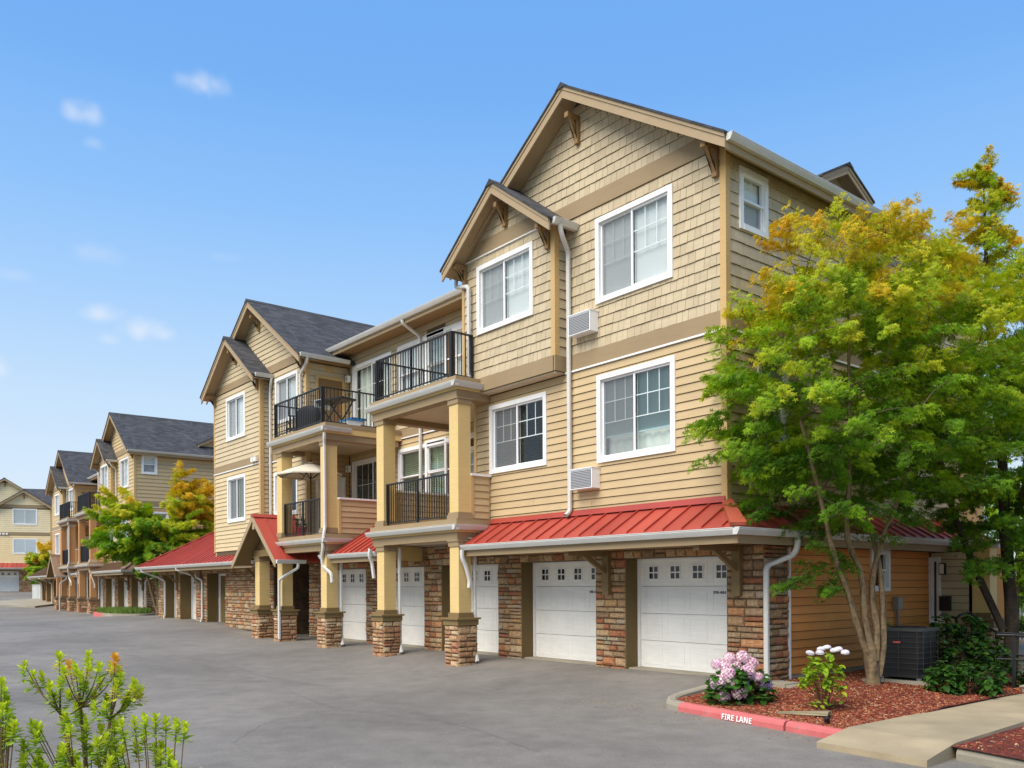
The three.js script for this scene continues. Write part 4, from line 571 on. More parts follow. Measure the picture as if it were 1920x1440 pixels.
{ const o = one('timber_plank', new MB().hex([[2.12, -.12, 1.74], [2.75, -.1, 1.46], [2.75, -.05, 1.44], [2.12, -.1, 1.72], [2.16, -.12, 1.8], [2.8, -.1, 1.62], [2.8, -.045, 1.6], [2.16, -.095, 1.79]]), mt(S(196, 180, 138), { map: T_wood, roughness: .9 }), 'weathered pale plank lying on the mulch behind the red kerb', 'plank'); o.position.y = .012; }
one('sprinkler_head', new THREE.LatheGeometry([[0, .0], [.035, 0], [.035, .05], [.045, .055], [.045, .07], [0, .075]].map(q => new THREE.Vector2(...q)), 12).translate(3.05, -.1, 2.05), M.black, 'small black sprinkler head in the mulch near the kerb', 'sprinkler');
{ const k = thing('kerb', 'plain grey kerb of the mulch bed right of the footpath', 'kerb', [0, 0, 0]); mesh('bare_section', kerbMesh(fine([[4.8, 2.44], [6, 2.66], [8, 3.1], [11.5, 3.95]], 24)), M.kerbgrey, k); }
{ const R = rng(881), N = 420, mb = new MB(); for (let i = 0; i < N; i++) { const nearK = i < 260; const x = nearK ? -1.2 + R() * 4.6 : -16 + R() * 18, z = nearK ? 2.1 + .25 * R() ** 2 * 4 : 2.2 + R() * 7; const y = ground(x, z) + .006, s = .006 + R() * .016, a = R() * 6.3, c = Math.cos(a) * s, t = Math.sin(a) * s; mb.tri([x - c, y, z - t], [x + c, y + s * .3, z + t], [x + t * .6, y + s * .5, z - c * .6]); } const o = mesh(numbered('leaf_litter'), mb, mt(S(168, 140, 96), { roughness: 1 }), scene); o.userData = { label: 'tiny scraps of bark and leaf scattered over the asphalt', category: 'litter', kind: 'stuff' }; }
// ---------------------------------------------------------------- far island, verge and cabinet
{
  const k = thing('traffic_island', 'small kerbed grass island with a red painted nose before the far garages', 'island', [-38.6, ground(-37, -.5), -.6]);
  const ringP = (r, s) => { const p = []; for (let i = 0; i <= 28; i++) { const a = i / 28 * 6.2832; p.push([Math.cos(a) * 3.2 * r, Math.sin(a) * 1.15 * r]); } return p; };
  const sweep = (a0, a1, m, n) => { const mb = new MB(); let pr = null; for (let i = 0; i <= 24; i++) { const a = lerp(a0, a1, i / 24), c = Math.cos(a), s = Math.sin(a); const ring = [[3.3 * c, -.2, 1.25 * s], [3.28 * c, .13, 1.23 * s], [3.1 * c, .14, 1.08 * s], [3.1 * c, -.2, 1.08 * s]]; if (pr) for (let k2 = 0; k2 < 3; k2++) mb.quad(pr[k2], ring[k2], ring[k2 + 1], pr[k2 + 1]); pr = ring; } mesh(n, mb, m, k); };
  sweep(1.35, 4.2, M.kerbred, 'red_kerb'); sweep(-2.083, 1.35, M.kerbgrey, 'grey_kerb'); mesh('soil', new THREE.CylinderGeometry(1, 1, .2, 28).scale(3.12, 1, 1.1).translate(0, .03, 0), mt(S(92, 76, 48)), k);
  const R = rng(401), N = 9000, im = new THREE.InstancedMesh(new MB().tri([-.5, 0, 0], [.5, 0, 0], [.1, 1, .25]).geo(), mt(new THREE.Color(1, 1, 1), { roughness: .9 }), N), d = new THREE.Object3D(), c = new THREE.Color(); for (let i = 0; i < N; i++) { const a = R() * 6.283, r = Math.sqrt(R()); d.position.set(-38.6 + Math.cos(a) * r * 3.0, ground(-37, -.5) + .12, -.6 + Math.sin(a) * r * 1.05); d.rotation.set((R() - .5) * .7, R() * 6.3, (R() - .5) * .7); d.scale.set(.03, .14 + R() * .2, .03); d.updateMatrix(); im.setMatrixAt(i, d.matrix); const v = .6 + R() * .7; c.setRGB(.15 * v, .24 * v, .03 * v); im.setColorAt(i, c); } im.name = 'island_grass'; im.userData = { label: 'tufts of bright grass on the small traffic island', category: 'grass', kind: 'stuff' }; im.castShadow = true; scene.add(im);
  const cb = thing('utility_cabinet', 'pale grey utility cabinet on a pad beyond the far columns', 'cabinet', [-75.2, ground(-75, -3.5), -3.5], .9); mesh('body', new MB().box(-.5, .5, .05, 1.2, -.45, .45), mt(S(206, 208, 200), { roughness: .6 }), cb); mesh('lid', new MB().box(-.53, .53, 1.2, 1.26, -.48, .48), mt(S(216, 218, 210)), cb); mesh('door_seam', new MB().box(-.01, .01, .1, 1.15, .451, .456), M.metal, cb); mesh('pad', new MB().box(-.7, .7, -.3, .05, -.7, .7), M.conc, cb);
  struct('pavement', (() => { const mb = new MB(); const P = [[-69.5, 1.2], [-64.5, 1.6], [-61.5, -.6], [-66, -3.4], [-74, -3.0]]; const c = [-67, -1]; for (let i = 0; i < 5; i++) { const a = P[i], b = P[(i + 1) % 5]; const y = q => ground(q[0], q[1]) + .13; mb.tri([c[0], y(c), c[1]], [a[0], y(a), a[1]], [b[0], y(b), b[1]]); mb.quad([a[0], y(a), a[1]], [b[0], y(b), b[1]], [b[0], y(b) - .3, b[1]], [a[0], y(a) - .3, a[1]]); } return mb; })(), M.conc);
}
// ---------------------------------------------------------------- vegetation
const V3 = (x, y, z) => new THREE.Vector3(x, y, z);
const side = (l, d) => [RGT[0] * l + FWD[0] * d, RGT[1] * l + FWD[1] * d]; // metres to the right / away, in plan
const leafMat = () => new THREE.MeshPhysicalMaterial({ color: 0xffffff, roughness: .8, specularIntensity: .25, transmission: .58, thickness: 0, side: THREE.DoubleSide });

class Leaves { // many small leaves as one mesh, each with its own tone
  constructor(base, n) { this.b = base.attributes.position.array; this.bn = base.attributes.normal.array; this.k = base.attributes.position.count; this.p = new Float32Array(n * this.k * 3); this.n = new Float32Array(n * this.k * 3); this.c = new Float32Array(n * this.k * 3); this.i = 0; }
  put(m, col) { const e = m.elements, b = this.b, q = this.bn; let o = this.i * this.k * 3; const s = 1 / Math.hypot(e[0], e[1], e[2]); for (let j = 0; j < this.k * 3; j += 3, o += 3) { const x = b[j], y = b[j + 1], z = b[j + 2], u = q[j], v = q[j + 1], w = q[j + 2]; for (let r = 0; r < 3; r++) { this.p[o + r] = e[r] * x + e[4 + r] * y + e[8 + r] * z + e[12 + r]; this.n[o + r] = (e[r] * u + e[4 + r] * v + e[8 + r] * w) * s; } this.c[o] = col.r; this.c[o + 1] = col.g; this.c[o + 2] = col.b; } this.i++; }
  done(name, parent, rough) { const g = new THREE.BufferGeometry(), N = this.i * this.k * 3; g.setAttribute('position', new THREE.BufferAttribute(this.p.subarray(0, N), 3)); g.setAttribute('normal', new THREE.BufferAttribute(this.n.subarray(0, N), 3)); g.setAttribute('color', new THREE.BufferAttribute(this.c.subarray(0, N), 3)); const m = leafMat(); m.vertexColors = true; if (rough) m.roughness = rough; return mesh(name, g, m, parent); }
}
const mapleLeaf = (() => { const mb = new MB(); for (const [a, l] of [[-1.95, .55], [-.98, .88], [0, 1], [.98, .88], [1.95, .55]]) { const q = .2, b1 = [Math.sin(a - .9) * q, .02, Math.cos(a - .9) * q], b2 = [Math.sin(a + .9) * q, .02, Math.cos(a + .9) * q]; mb.tri(b1, [Math.sin(a) * l, -.12 * l, Math.cos(a) * l], b2); } return mb.geo(); })();
const ovalLeaf = (() => { const mb = new MB(); const c = [[0, 0], [.3, .2], [.36, .48], [.22, .8], [0, 1]]; for (const s of [-1, 1]) for (let i = 0; i < 4; i++) { const a = c[i], b = c[i + 1]; const f = q => [s * q[0], .22 * q[0] - .25 * q[1] * q[1], q[1]], m = q => [0, -.25 * q[1] * q[1], q[1]]; mb.quad(m(a), f(a), f(b), m(b)); } return mb.geo(); })();
const longLeaf = (() => { const mb = new MB(); const c = [[.03, 0], [.13, .4], [.12, .7], [0, 1]]; for (const s of [-1, 1]) for (let i = 0; i < 3; i++) { const a = c[i], b = c[i + 1]; const f = q => [s * q[0], .3 * q[0] - .12 * q[1] * q[1], q[1]], m = q => [0, -.12 * q[1] * q[1], q[1]]; mb.quad(m(a), f(a), f(b), m(b)); } return mb.geo(); })();
function limb(pts, r0, r1, seg = 7) { // tapered, slightly crooked limb
  const c = new THREE.CatmullRomCurve3(pts.map(p => V3(...p))); const n = Math.max(4, pts.length * 3), g = new THREE.TubeGeometry(c, n, 1, seg, false), p = g.attributes.position, ctr = V3(0, 0, 0); const len = c.getLength();
  for (let i = 0; i <= n; i++) { c.getPointAt(i / n, ctr); const r = lerp(r0, r1, i / n); for (let k = 0; k <= seg; k++) { const j = i * (seg + 1) + k; const wob = 1 + .12 * Math.sin(k * 2.1 + i * .9); p.setXYZ(j, ctr.x + (p.getX(j) - ctr.x) * r * wob, ctr.y + (p.getY(j) - ctr.y) * r * wob, ctr.z + (p.getZ(j) - ctr.z) * r * wob); g.attributes.uv.setXY(j, k / seg * .35, i / n * len); } }
  g.computeVertexNormals(); return g;
}
function maple(o) {
  const R = rng(o.seed), root = thing(o.name || 'maple_tree', o.label, 'tree', o.pos, 0, o.group); const L = (l, h, d) => { const q = side(l, d); return [q[0], h, q[1]]; };
  const nodes = [], trunk = [], br = [];
  for (const s of o.stems) { const pts = s.p.map(q => L(...q)); trunk.push(limb(pts, s.r0, s.r1, 9)); const c = new THREE.CatmullRomCurve3(pts.map(p => V3(...p))); for (let i = 2; i <= 10; i++) nodes.push({ p: c.getPointAt(i / 10), r: lerp(s.r0, s.r1, i / 10) * .75, g: -1 }); }
  const sprays = [];
  for (const lb of o.lobes) for (let i = 0; i < lb.n; i++) { let v; do { v = [R() * 2 - 1, R() * 2 - 1, R() * 2 - 1]; } while (v[0] ** 2 + v[1] ** 2 + v[2] ** 2 > 1); const q = Math.hypot(...v), k = Math.pow(q, -.45); const w = v.map(t => t * Math.min(k, 1 / q)); sprays.push({ c: V3(...L(lb.c[0] + w[0] * lb.r[0], lb.c[1] + w[1] * lb.r[1], (lb.c[2] || 0) + w[2] * (lb.r[2] || lb.r[0]))), up: w[1], tint: lb.tint || 0, cone: lb.cone || 0, k: lb.k || 1 }); }
  const ax = V3(0, 0, 0); for (const s of sprays) s.d = Math.min(...nodes.map(n => n.p.distanceTo(s.c))); sprays.sort((a, b) => a.d - b.d);
  for (const s of sprays) {
    let best = null, bs = 1e9; for (const n of nodes) { const dy = n.p.y - s.c.y; const q = n.p.distanceTo(s.c) + (dy > 0 ? dy * 1.3 : 0); if (q < bs) { bs = q; best = n; } }
    const a = best.p, m = a.clone().lerp(s.c, .5); m.y += .08 * a.distanceTo(s.c); m.x += (R() - .5) * .12; m.z += (R() - .5) * .12; const r0 = Math.min(best.r, .008 + .016 * a.distanceTo(s.c)); let gi = best.g; if (gi < 0) { gi = br.length; br.push([]); } br[gi].push(limb([[a.x, a.y, a.z], [m.x, m.y, m.z], [s.c.x, s.c.y, s.c.z]], r0, .004, 5)); const cv = new THREE.CatmullRomCurve3([a, m, s.c]); for (const t of [.5, .8, 1]) nodes.push({ p: cv.getPoint(t), r: lerp(r0, .006, t), g: gi }); s.from = a;
  }
  mesh('trunk', mergeGeometries(trunk), o.bark || M.bark, root); for (const g of br) mesh('branch', mergeGeometries(g), M.twig, root);
  const per = o.per, N = sprays.length * per, im = new Leaves(o.leaf || mapleLeaf, N), d = new THREE.Object3D(), col = new THREE.Color(); const hs = o.h;
  const ramp = o.ramp || [[.1, .23, .008], [.22, .42, .01], [.42, .56, .012], [.64, .6, .016], [.78, .54, .02]];
  for (const s of sprays) {
    const out = s.c.clone().sub(V3(0, s.c.y, 0)); out.y = 0; const rad = out.length(); if (rad < .05) out.set(R() - .5, 0, R() - .5); out.normalize(); const b2 = s.c.clone().sub(s.from).setY(0); if (b2.length() > .05) out.lerp(b2.normalize(), .5).normalize(); const sd = V3(-out.z, 0, out.x); const yaw = (R() - .5) * 1.2; out.applyAxisAngle(V3(0, 1, 0), yaw); sd.applyAxisAngle(V3(0, 1, 0), yaw);
    const Rr = o.sprayR * (.7 + .6 * R()) * s.k, rise = s.up > .25 ? .35 + R() * .75 : -.25 + R() * .6, roll = (R() - .5) * .9; const hf = clamp((s.c.y - hs[0]) / (hs[1] - hs[0])); const kb = clamp((o.gold ?? .5) * (hf * 1.1 - .1) + (R() - .5) * .42 + s.tint + .1);
    for (let i = 0; i < per; i++) {
      const t = R(), v = (R() + R() - 1), wd = Rr * .66 * (1 - .6 * t); const q = s.c.clone().addScaledVector(out, (t - .45) * Rr * 1.7).addScaledVector(sd, v * wd); q.y += rise * t * Rr * 1.3 - .35 * t * t * Rr + (R() - .5) * .38 * Rr - Math.abs(v) * .12 * Rr + v * wd * roll; if (s.cone) { q.copy(s.c).addScaledVector(out, (R() - .5) * s.cone).addScaledVector(sd, (R() - .5) * s.cone); q.y += (R() - .5) * .5; }
      d.position.copy(q); const yw = Math.atan2(out.x, out.z) + v * 1.2 + (R() - .5) * 1.4; d.rotation.set(.75 + (R() - .5) * 1.3, yw, (R() - .5) * 1.1, 'YXZ'); const sz = o.size * (.65 + R() * .6); d.scale.set(sz, sz, sz); d.updateMatrix();
      const k = clamp(kb + (t - .5) * .22 + (R() - .5) * .16) * (ramp.length - 1), k0 = Math.min(ramp.length - 2, Math.floor(k)), f = k - k0, vv = .8 + R() * .4; col.setRGB(...[0, 1, 2].map(j => lerp(ramp[k0][j], ramp[k0 + 1][j], f) * vv)); im.put(d.matrix, col);
    }
  }
  im.done('crown', root); return root;
}
maple({ seed: 501, label: 'large multi-stemmed green and gold maple beside the near building corner', pos: [1.9, -.1, -1.22], h: [2.2, 7.6], size: .072, sprayR: .4, per: 122, gold: .68,
  stems: [{ r0: .125, r1: .09, p: [[.02, -.1, 0], [0, .35, 0], [-.05, .8, .02]] }, { r0: .052, r1: .026, p: [[-.02, .5, 0], [-.22, .95, -.05], [-.42, 1.6, -.1], [-.7, 2.3, -.2], [-.95, 3.2, -.3], [-1.3, 4.3, -.5]] }, { r0: .06, r1: .016, p: [[0, .6, 0], [-.1, 1.2, .05], [-.12, 1.9, .1], [-.35, 2.5, .1], [-.3, 3.6, .1], [-.35, 5, 0], [-.3, 6.4, .1]] }, { r0: .058, r1: .022, p: [[.05, .5, 0], [.12, 1.0, .1], [.08, 1.6, .2], [.25, 2.3, .3], [.7, 3.4, .4], [1.1, 4.8, .5]] }, { r0: .055, r1: .022, p: [[.1, .25, 0], [.22, .7, .1], [.24, 1.3, .15], [.26, 2, .3], [.2, 3, .7], [.1, 4.4, 1.0]] }],
  lobes: [{ c: [-.25, 5.0, 0], r: [2.35, 1.75, 2.0], n: 230 }, { c: [-.1, 6.5, 0], r: [1.65, 1.0, 1.4], n: 100, tint: .08 }, { c: [-1.55, 4.3, -.1], r: [1.15, .95, 1.1], n: 54 }, { c: [-1.0, 3.1, 0], r: [1.05, .5, 1.0], n: 24, tint: -.1 }, { c: [1.0, 3.8, .3], r: [1.4, .8, 1.4], n: 54 }, { c: [.1, 2.9, .3], r: [.9, .4, .9], n: 14, tint: -.1 }, { c: [-.82, 1.86, -.1], r: [.48, .2, .3], n: 7, tint: -.15 }, { c: [1.4, 5.2, .2], r: [1.4, 1.5, 1.3], n: 90 }, { c: [-1.95, 5.7, -.2], r: [.55, .5, .6], n: 8, tint: .12 }, { c: [-1.1, 7.05, .1], r: [.45, .55, .5], n: 10, tint: .2 }, { c: [.3, 7.25, .1], r: [.4, .5, .5], n: 9, tint: .22 }, { c: [-2.2, 4.9, -.1], r: [.4, .45, .5], n: 6 }] });
maple({ seed: 502, label: 'tall maple with a pointed top behind the bed at the right edge', pos: [2.61, -.1, -4.71], h: [2.4, 8.8], size: .078, sprayR: .46, per: 120, gold: .66, bark: mt(S(70, 58, 46), { map: T_bark, roughness: .9 }),
  stems: [{ r0: .13, r1: .012, p: [[0, -.1, 0], [.05, 1, 0], [-.02, 2.2, 0], [-.1, 4, 0], [-.3, 6, 0], [-.42, 9.2, 0]] }, { r0: .08, r1: .03, p: [[.05, .1, .2], [.2, 1.1, .2], [.15, 2.2, .3], [.6, 4, .3], [1.0, 6, .3]] }, { r0: .07, r1: .03, p: [[-.1, .9, 0], [-.4, 1.8, .2], [-.9, 3.5, .4], [-1.3, 6, .4]] }],
  lobes: [{ c: [-.6, 6.3, 0], r: [1.7, 1.5, 1.6], n: 150, tint: .08 }, { c: [-.1, 4.5, 0], r: [2.2, 1.5, 1.9], n: 190 }, { c: [1.6, 4.6, .3], r: [1.5, 1.9, 1.4], n: 90 }, { c: [-.42, 7.9, 0], r: [.55, .6, .6], n: 17, tint: .12, k: .8 }, { c: [-.41, 8.6, 0], r: [.34, .7, .4], n: 30, k: .6, tint: .02 }, { c: [-1.45, 7.6, .2], r: [.6, .5, .6], n: 16, tint: .22 }, { c: [1.1, 6.1, 0], r: [1.1, 1.6, 1.2], n: 80, tint: .05 }, { c: [.2, 3.0, .1], r: [1.4, .5, 1.4], n: 42, tint: -.05 }, { c: [-.2, 2.2, -.6], r: [.9, .25, .5], n: 14, tint: -.1 }] });
maple({ seed: 503, label: 'maple turning orange on the island between the two long blocks', pos: [-35.2, .15, -1.3], h: [2, 7], size: .15, sprayR: .62, per: 130, gold: .62,
  stems: [{ r0: .11, r1: .04, p: [[0, 0, 0], [.05, 1, 0], [-.1, 2.2, 0], [-.6, 3.6, 0], [-1.2, 5, 0]] }, { r0: .1, r1: .03, p: [[.05, 0, .1], [.2, 1, .1], [.4, 2.2, 0], [1.2, 4, 0], [1.7, 6.4, 0]] }, { r0: .07, r1: .03, p: [[-.05, .3, 0], [-.3, 1.2, 0], [-.6, 2.2, 0], [-1.5, 3, 0]] }],
  lobes: [{ c: [-1.5, 4.2, 0], r: [1.6, 1.4, 1.5], n: 90, tint: .06 }, { c: [0, 3.5, 0], r: [1.7, 1.1, 1.6], n: 70 }, { c: [1.6, 4.4, .2], r: [1.3, 1.5, 1.4], n: 80, tint: .14 }, { c: [1.8, 5.7, .3], r: [1.1, .8, 1.0], n: 44, tint: .5 }, { c: [1.2, 6.7, .2], r: [.3, .7, .4], n: 7, tint: .3 }, { c: [-1.7, 5.5, 0], r: [.9, .5, .8], n: 12, tint: .2 }, { c: [.4, 2.2, 0], r: [.9, .4, .8], n: 12, tint: -.1 }] });
maple({ seed: 504, label: 'small golden maple in front of the far cream house', pos: [-78.6, ground(-78.6, -4), -4.1], h: [1.5, 4.8], size: .2, sprayR: .7, per: 90, gold: .7,
  stems: [{ r0: .09, r1: .03, p: [[0, 0, 0], [.1, 1.2, 0], [0, 2.6, 0], [.2, 4, 0]] }], lobes: [{ c: [.1, 2.6, 0], r: [1.2, 1.2, 1.1], n: 36 }, { c: [.2, 3.9, 0], r: [.8, .7, .8], n: 18, tint: .3 }] });
{ const R = rng(520); const spots = [[-3, -19.5, 6.5], [-1.2, -21.5, 7.5], [1.5, -20, 6], [-6, -24, 8], [4.5, -23, 8], [8, -21, 7]]; spots.forEach(([x, z, h], i) => maple({ name: 'background_tree', seed: 530 + i, label: ['yellow-green tree behind the railing beyond the building end', 'tall pale tree in the second row beyond the fence', 'bushy tree just past the iron fence at the right edge', 'tree showing deepest behind the building end', 'tree off to the right of the rear fence', 'outermost tree to the right of the rear fence'][i], group: 'trees beyond the rear fence', pos: [x, -.3, z], h: [0, h], size: .16, sprayR: .7, per: 90, gold: .55, stems: [{ r0: .12, r1: .03, p: [[0, 0, 0], [R() * .4, h * .35, 0], [R() * .5 - .3, h * .8, 0]] }], lobes: [{ c: [0, h * .5, 0], r: [1.7, h * .36, 1.6], n: 52, tint: .1 }, { c: [0, h * .22, 0], r: [1.5, h * .2, 1.4], n: 30, tint: .08 }] })); }

// shrubs: stems from the base, leaves gathered towards the outside
function shrub(o) {
  const R = rng(o.seed), root = thing(o.name, o.label, o.cat || 'shrub', o.pos, 0, o.group); const stems = [], tips = [];
  for (let i = 0; i < o.n; i++) { const a = R() * 6.283, q = Math.sqrt(R()), hh = o.h * (o.hmin + (1 - o.hmin) * R()) * (1 - .35 * q * q); const x = Math.cos(a) * q * o.r, z = Math.sin(a) * q * o.r; tips.push(V3(x, hh, z)); stems.push(limb([[x * .12, -.03, z * .12], [x * .45, hh * .5, z * .45], [x, hh, z]], .006, .003, 4)); }
  mesh('stems', mergeGeometries(stems), o.stemMat || M.twig, root);
  const per = o.per, im = new Leaves(o.leaf, o.n * per), d = new THREE.Object3D(), c = new THREE.Color();
  for (const t of tips) for (let i = 0; i < per; i++) { const a = R() * 6.283, dn = (o.spread || .1) * R(); d.position.set(t.x + Math.cos(a) * dn * .5, t.y - (o.low ?? .16) * R() * R() * 1.5, t.z + Math.sin(a) * dn * .5); if (d.position.y < .01) d.position.y = .01 + R() * .05; d.rotation.set(-.15 + (R() - .35) * 1.0, a, (R() - .5) * .7, 'YXZ'); const s = o.size * (.6 + R() * .6); d.scale.set(s * (o.wide || 1), s, s); d.updateMatrix(); const v = .75 + R() * .5, p = o.cols[Math.floor(R() * o.cols.length)]; c.setRGB(p[0] * v, p[1] * v, p[2] * v); im.put(d.matrix, c); }
  im.done('foliage', root, o.rough ?? .5); return root;
}
const GLOSSY = [[.045, .12, .022], [.065, .16, .028], [.09, .2, .03]], LIME = [[.4, .55, .03], [.48, .62, .035], [.28, .45, .03]], MIDG = [[.07, .19, .025], [.1, .25, .03], [.05, .14, .02]];
// mophead hydrangea
function floretHead(seed, r, cols) { const R = rng(seed), P = [], C = [], gs = []; const petal = new MB(); for (let k = 0; k < 4; k++) { const a = k * 1.5708, c = Math.cos(a), s = Math.sin(a); petal.quad([0, .0, 0], [.5 * c - .42 * s, .16, .5 * s + .42 * c], [1 * c, .1, 1 * s], [.5 * c + .42 * s, .16, .5 * s - .42 * c]); } const pg = petal.geo(); const N = 70; for (let i = 0; i < N; i++) { const y = 1 - 1.55 * (i + .5) / N, rr = Math.sqrt(1 - Math.min(1, y * y)), a = i * 2.39996; const n = V3(Math.cos(a) * rr, y, Math.sin(a) * rr); const m = new THREE.Matrix4().compose(n.clone().multiplyScalar(r * (.9 + R() * .14)), new THREE.Quaternion().setFromUnitVectors(V3(0, 1, 0), n).multiply(new THREE.Quaternion().setFromAxisAngle(V3(0, 1, 0), R() * 6)), V3(1, 1, 1).multiplyScalar(r * .24)); const g = pg.clone().applyMatrix4(m); const c = cols[Math.floor(R() * cols.length)], v = .85 + R() * .3, k = g.attributes.position.count, ca = new Float32Array(k * 3); for (let j = 0; j < k; j++) { ca[j * 3] = c[0] * v; ca[j * 3 + 1] = c[1] * v; ca[j * 3 + 2] = c[2] * v; } g.setAttribute('color', new THREE.BufferAttribute(ca, 3)); gs.push(g); } return mergeGeometries(gs); }
M.petal = mt(new THREE.Color(1, 1, 1), { vertexColors: true, roughness: .7 });
{
  const base = [1.12, mulchY(1.12, 1.25), 1.25]; const h = shrub({ name: 'hydrangea_bush', label: 'hydrangea bush with round pink and mauve flower heads by the garage pier', seed: 601, pos: base, r: .5, h: .62, hmin: .35, n: 70, per: 9, leaf: ovalLeaf, size: .13, wide: 1.1, cols: MIDG, low: .2, spread: .16 });
  const pink = [[.72, .4, .5], [.78, .5, .54], [.62, .3, .46], [.8, .62, .6]], mauve = [[.5, .3, .6], [.62, .4, .66], [.42, .26, .55]], heads = [floretHead(1, .1, pink), floretHead(2, .095, [...pink, [.8, .68, .62]]), floretHead(3, .088, mauve)];
  for (const [px, py, s, k] of [[1369, 1231, .95, 0], [1393, 1229, 1.1, 1], [1347, 1243, .95, 0], [1363, 1246, 1.15, 1], [1380, 1248, 1.05, 0], [1409, 1242, 1.15, 0], [1396, 1254, 1.1, 0], [1361, 1260, 1.15, 0], [1344, 1276, 1.3, 1], [1417, 1265, .8, 0], [1373, 1276, .7, 0], [1391, 1275, .7, 2], [1433, 1280, 1.15, 2], [1381, 1292, 1.3, 1], [1354, 1301, .95, 0], [1402, 1262, .6, 2]]) { const l = (px - 1388) / 127, hh = (1312 - py) / 127; const dd = -.12 - .42 * Math.sqrt(Math.max(0, 1 - (l / .55) ** 2)) * (hh < .5 ? 1 : .55); const q = side(l, dd + .25); const o = mesh('flower_head', heads[k], M.petal, h); o.position.set(q[0], hh + .02, q[1]); o.rotation.y = px; o.rotation.x = .2; o.scale.setScalar(s * .98); }
}
{
  const base = [2.45, mulchY(2.45, 1.15), 1.1]; const h = shrub({ name: 'hydrangea_bush', label: 'leggy lime-leaved hydrangea with white lacecap flowers in front of the maple trunk', seed: 602, pos: base, r: .3, h: .86, hmin: .6, n: 40, per: 12, leaf: ovalLeaf, size: .095, cols: LIME, low: .1, spread: .14, stemMat: mt(S(120, 70, 55)) });
  shrubLow(h); const wh = [[.85, .82, .84], [.8, .72, .76]], fg = floretHead(7, .055, wh); for (const [l, y, d] of [[-.2, .79, 0], [-.03, .84, .05], [.12, .83, -.05], [.2, .84, .02], [-.1, .8, -.1], [.06, .86, .08], [.27, .8, -.04]]) { const q = side(l, d); const o = mesh('flower_head', fg, M.petal, h); o.position.set(q[0], y, q[1]); o.scale.set(1.05, .62, 1.05); o.rotation.set((l - .05) * .8, l * 9, .15); }
  function shrubLow(g) { const R = rng(9), N = 70, im = new Leaves(ovalLeaf, N), d = new THREE.Object3D(), c = new THREE.Color(); for (let i = 0; i < N; i++) { const a = R() * 6.28, r = .08 + R() * .2; d.position.set(Math.cos(a) * r, .05 + R() * .3, Math.sin(a) * r); d.rotation.set((R() - .4) * .8, a, (R() - .5), 'YXZ'); const s = .05 + R() * .04; d.scale.set(s, s, s); d.updateMatrix(); const p = LIME[i % 3]; c.setRGB(...p); im.put(d.matrix, c); } im.done('lower_leaves', g); }
}
shrub({ name: 'laurel_shrub', label: 'dark glossy broad-leaved shrub beside the black air conditioner unit', seed: 603, pos: [2.25, -.03, -3.6], r: .62, h: 1.25, hmin: .3, n: 80, per: 11, leaf: ovalLeaf, size: .15, cols: GLOSSY, rough: .25, low: .25, spread: .2 });
shrub({ name: 'laurel_shrub', label: 'low bright green shrub at the edge of the footpath', seed: 604, pos: [3.2, -.06, -1.6], r: .55, h: .62, hmin: .3, n: 64, per: 11, leaf: ovalLeaf, size: .14, wide: .8, cols: [...MIDG, ...GLOSSY], rough: .35, low: .2, spread: .18 });
shrub({ name: 'laurel_shrub', label: 'glossy shrub behind the low green one near the steps', seed: 605, pos: [3.1, -.04, -2.9], r: .5, h: .75, hmin: .3, n: 50, per: 10, leaf: ovalLeaf, size: .13, cols: GLOSSY, rough: .25, low: .2, spread: .18 });
shrub({ name: 'fern_plant', label: 'light green plant showing above the air conditioner unit', seed: 606, cat: 'plant', pos: [1.25, 0, -2.9], r: .25, h: 1.02, hmin: .7, n: 20, per: 12, leaf: longLeaf, size: .16, cols: LIME, low: .15, spread: .12 });
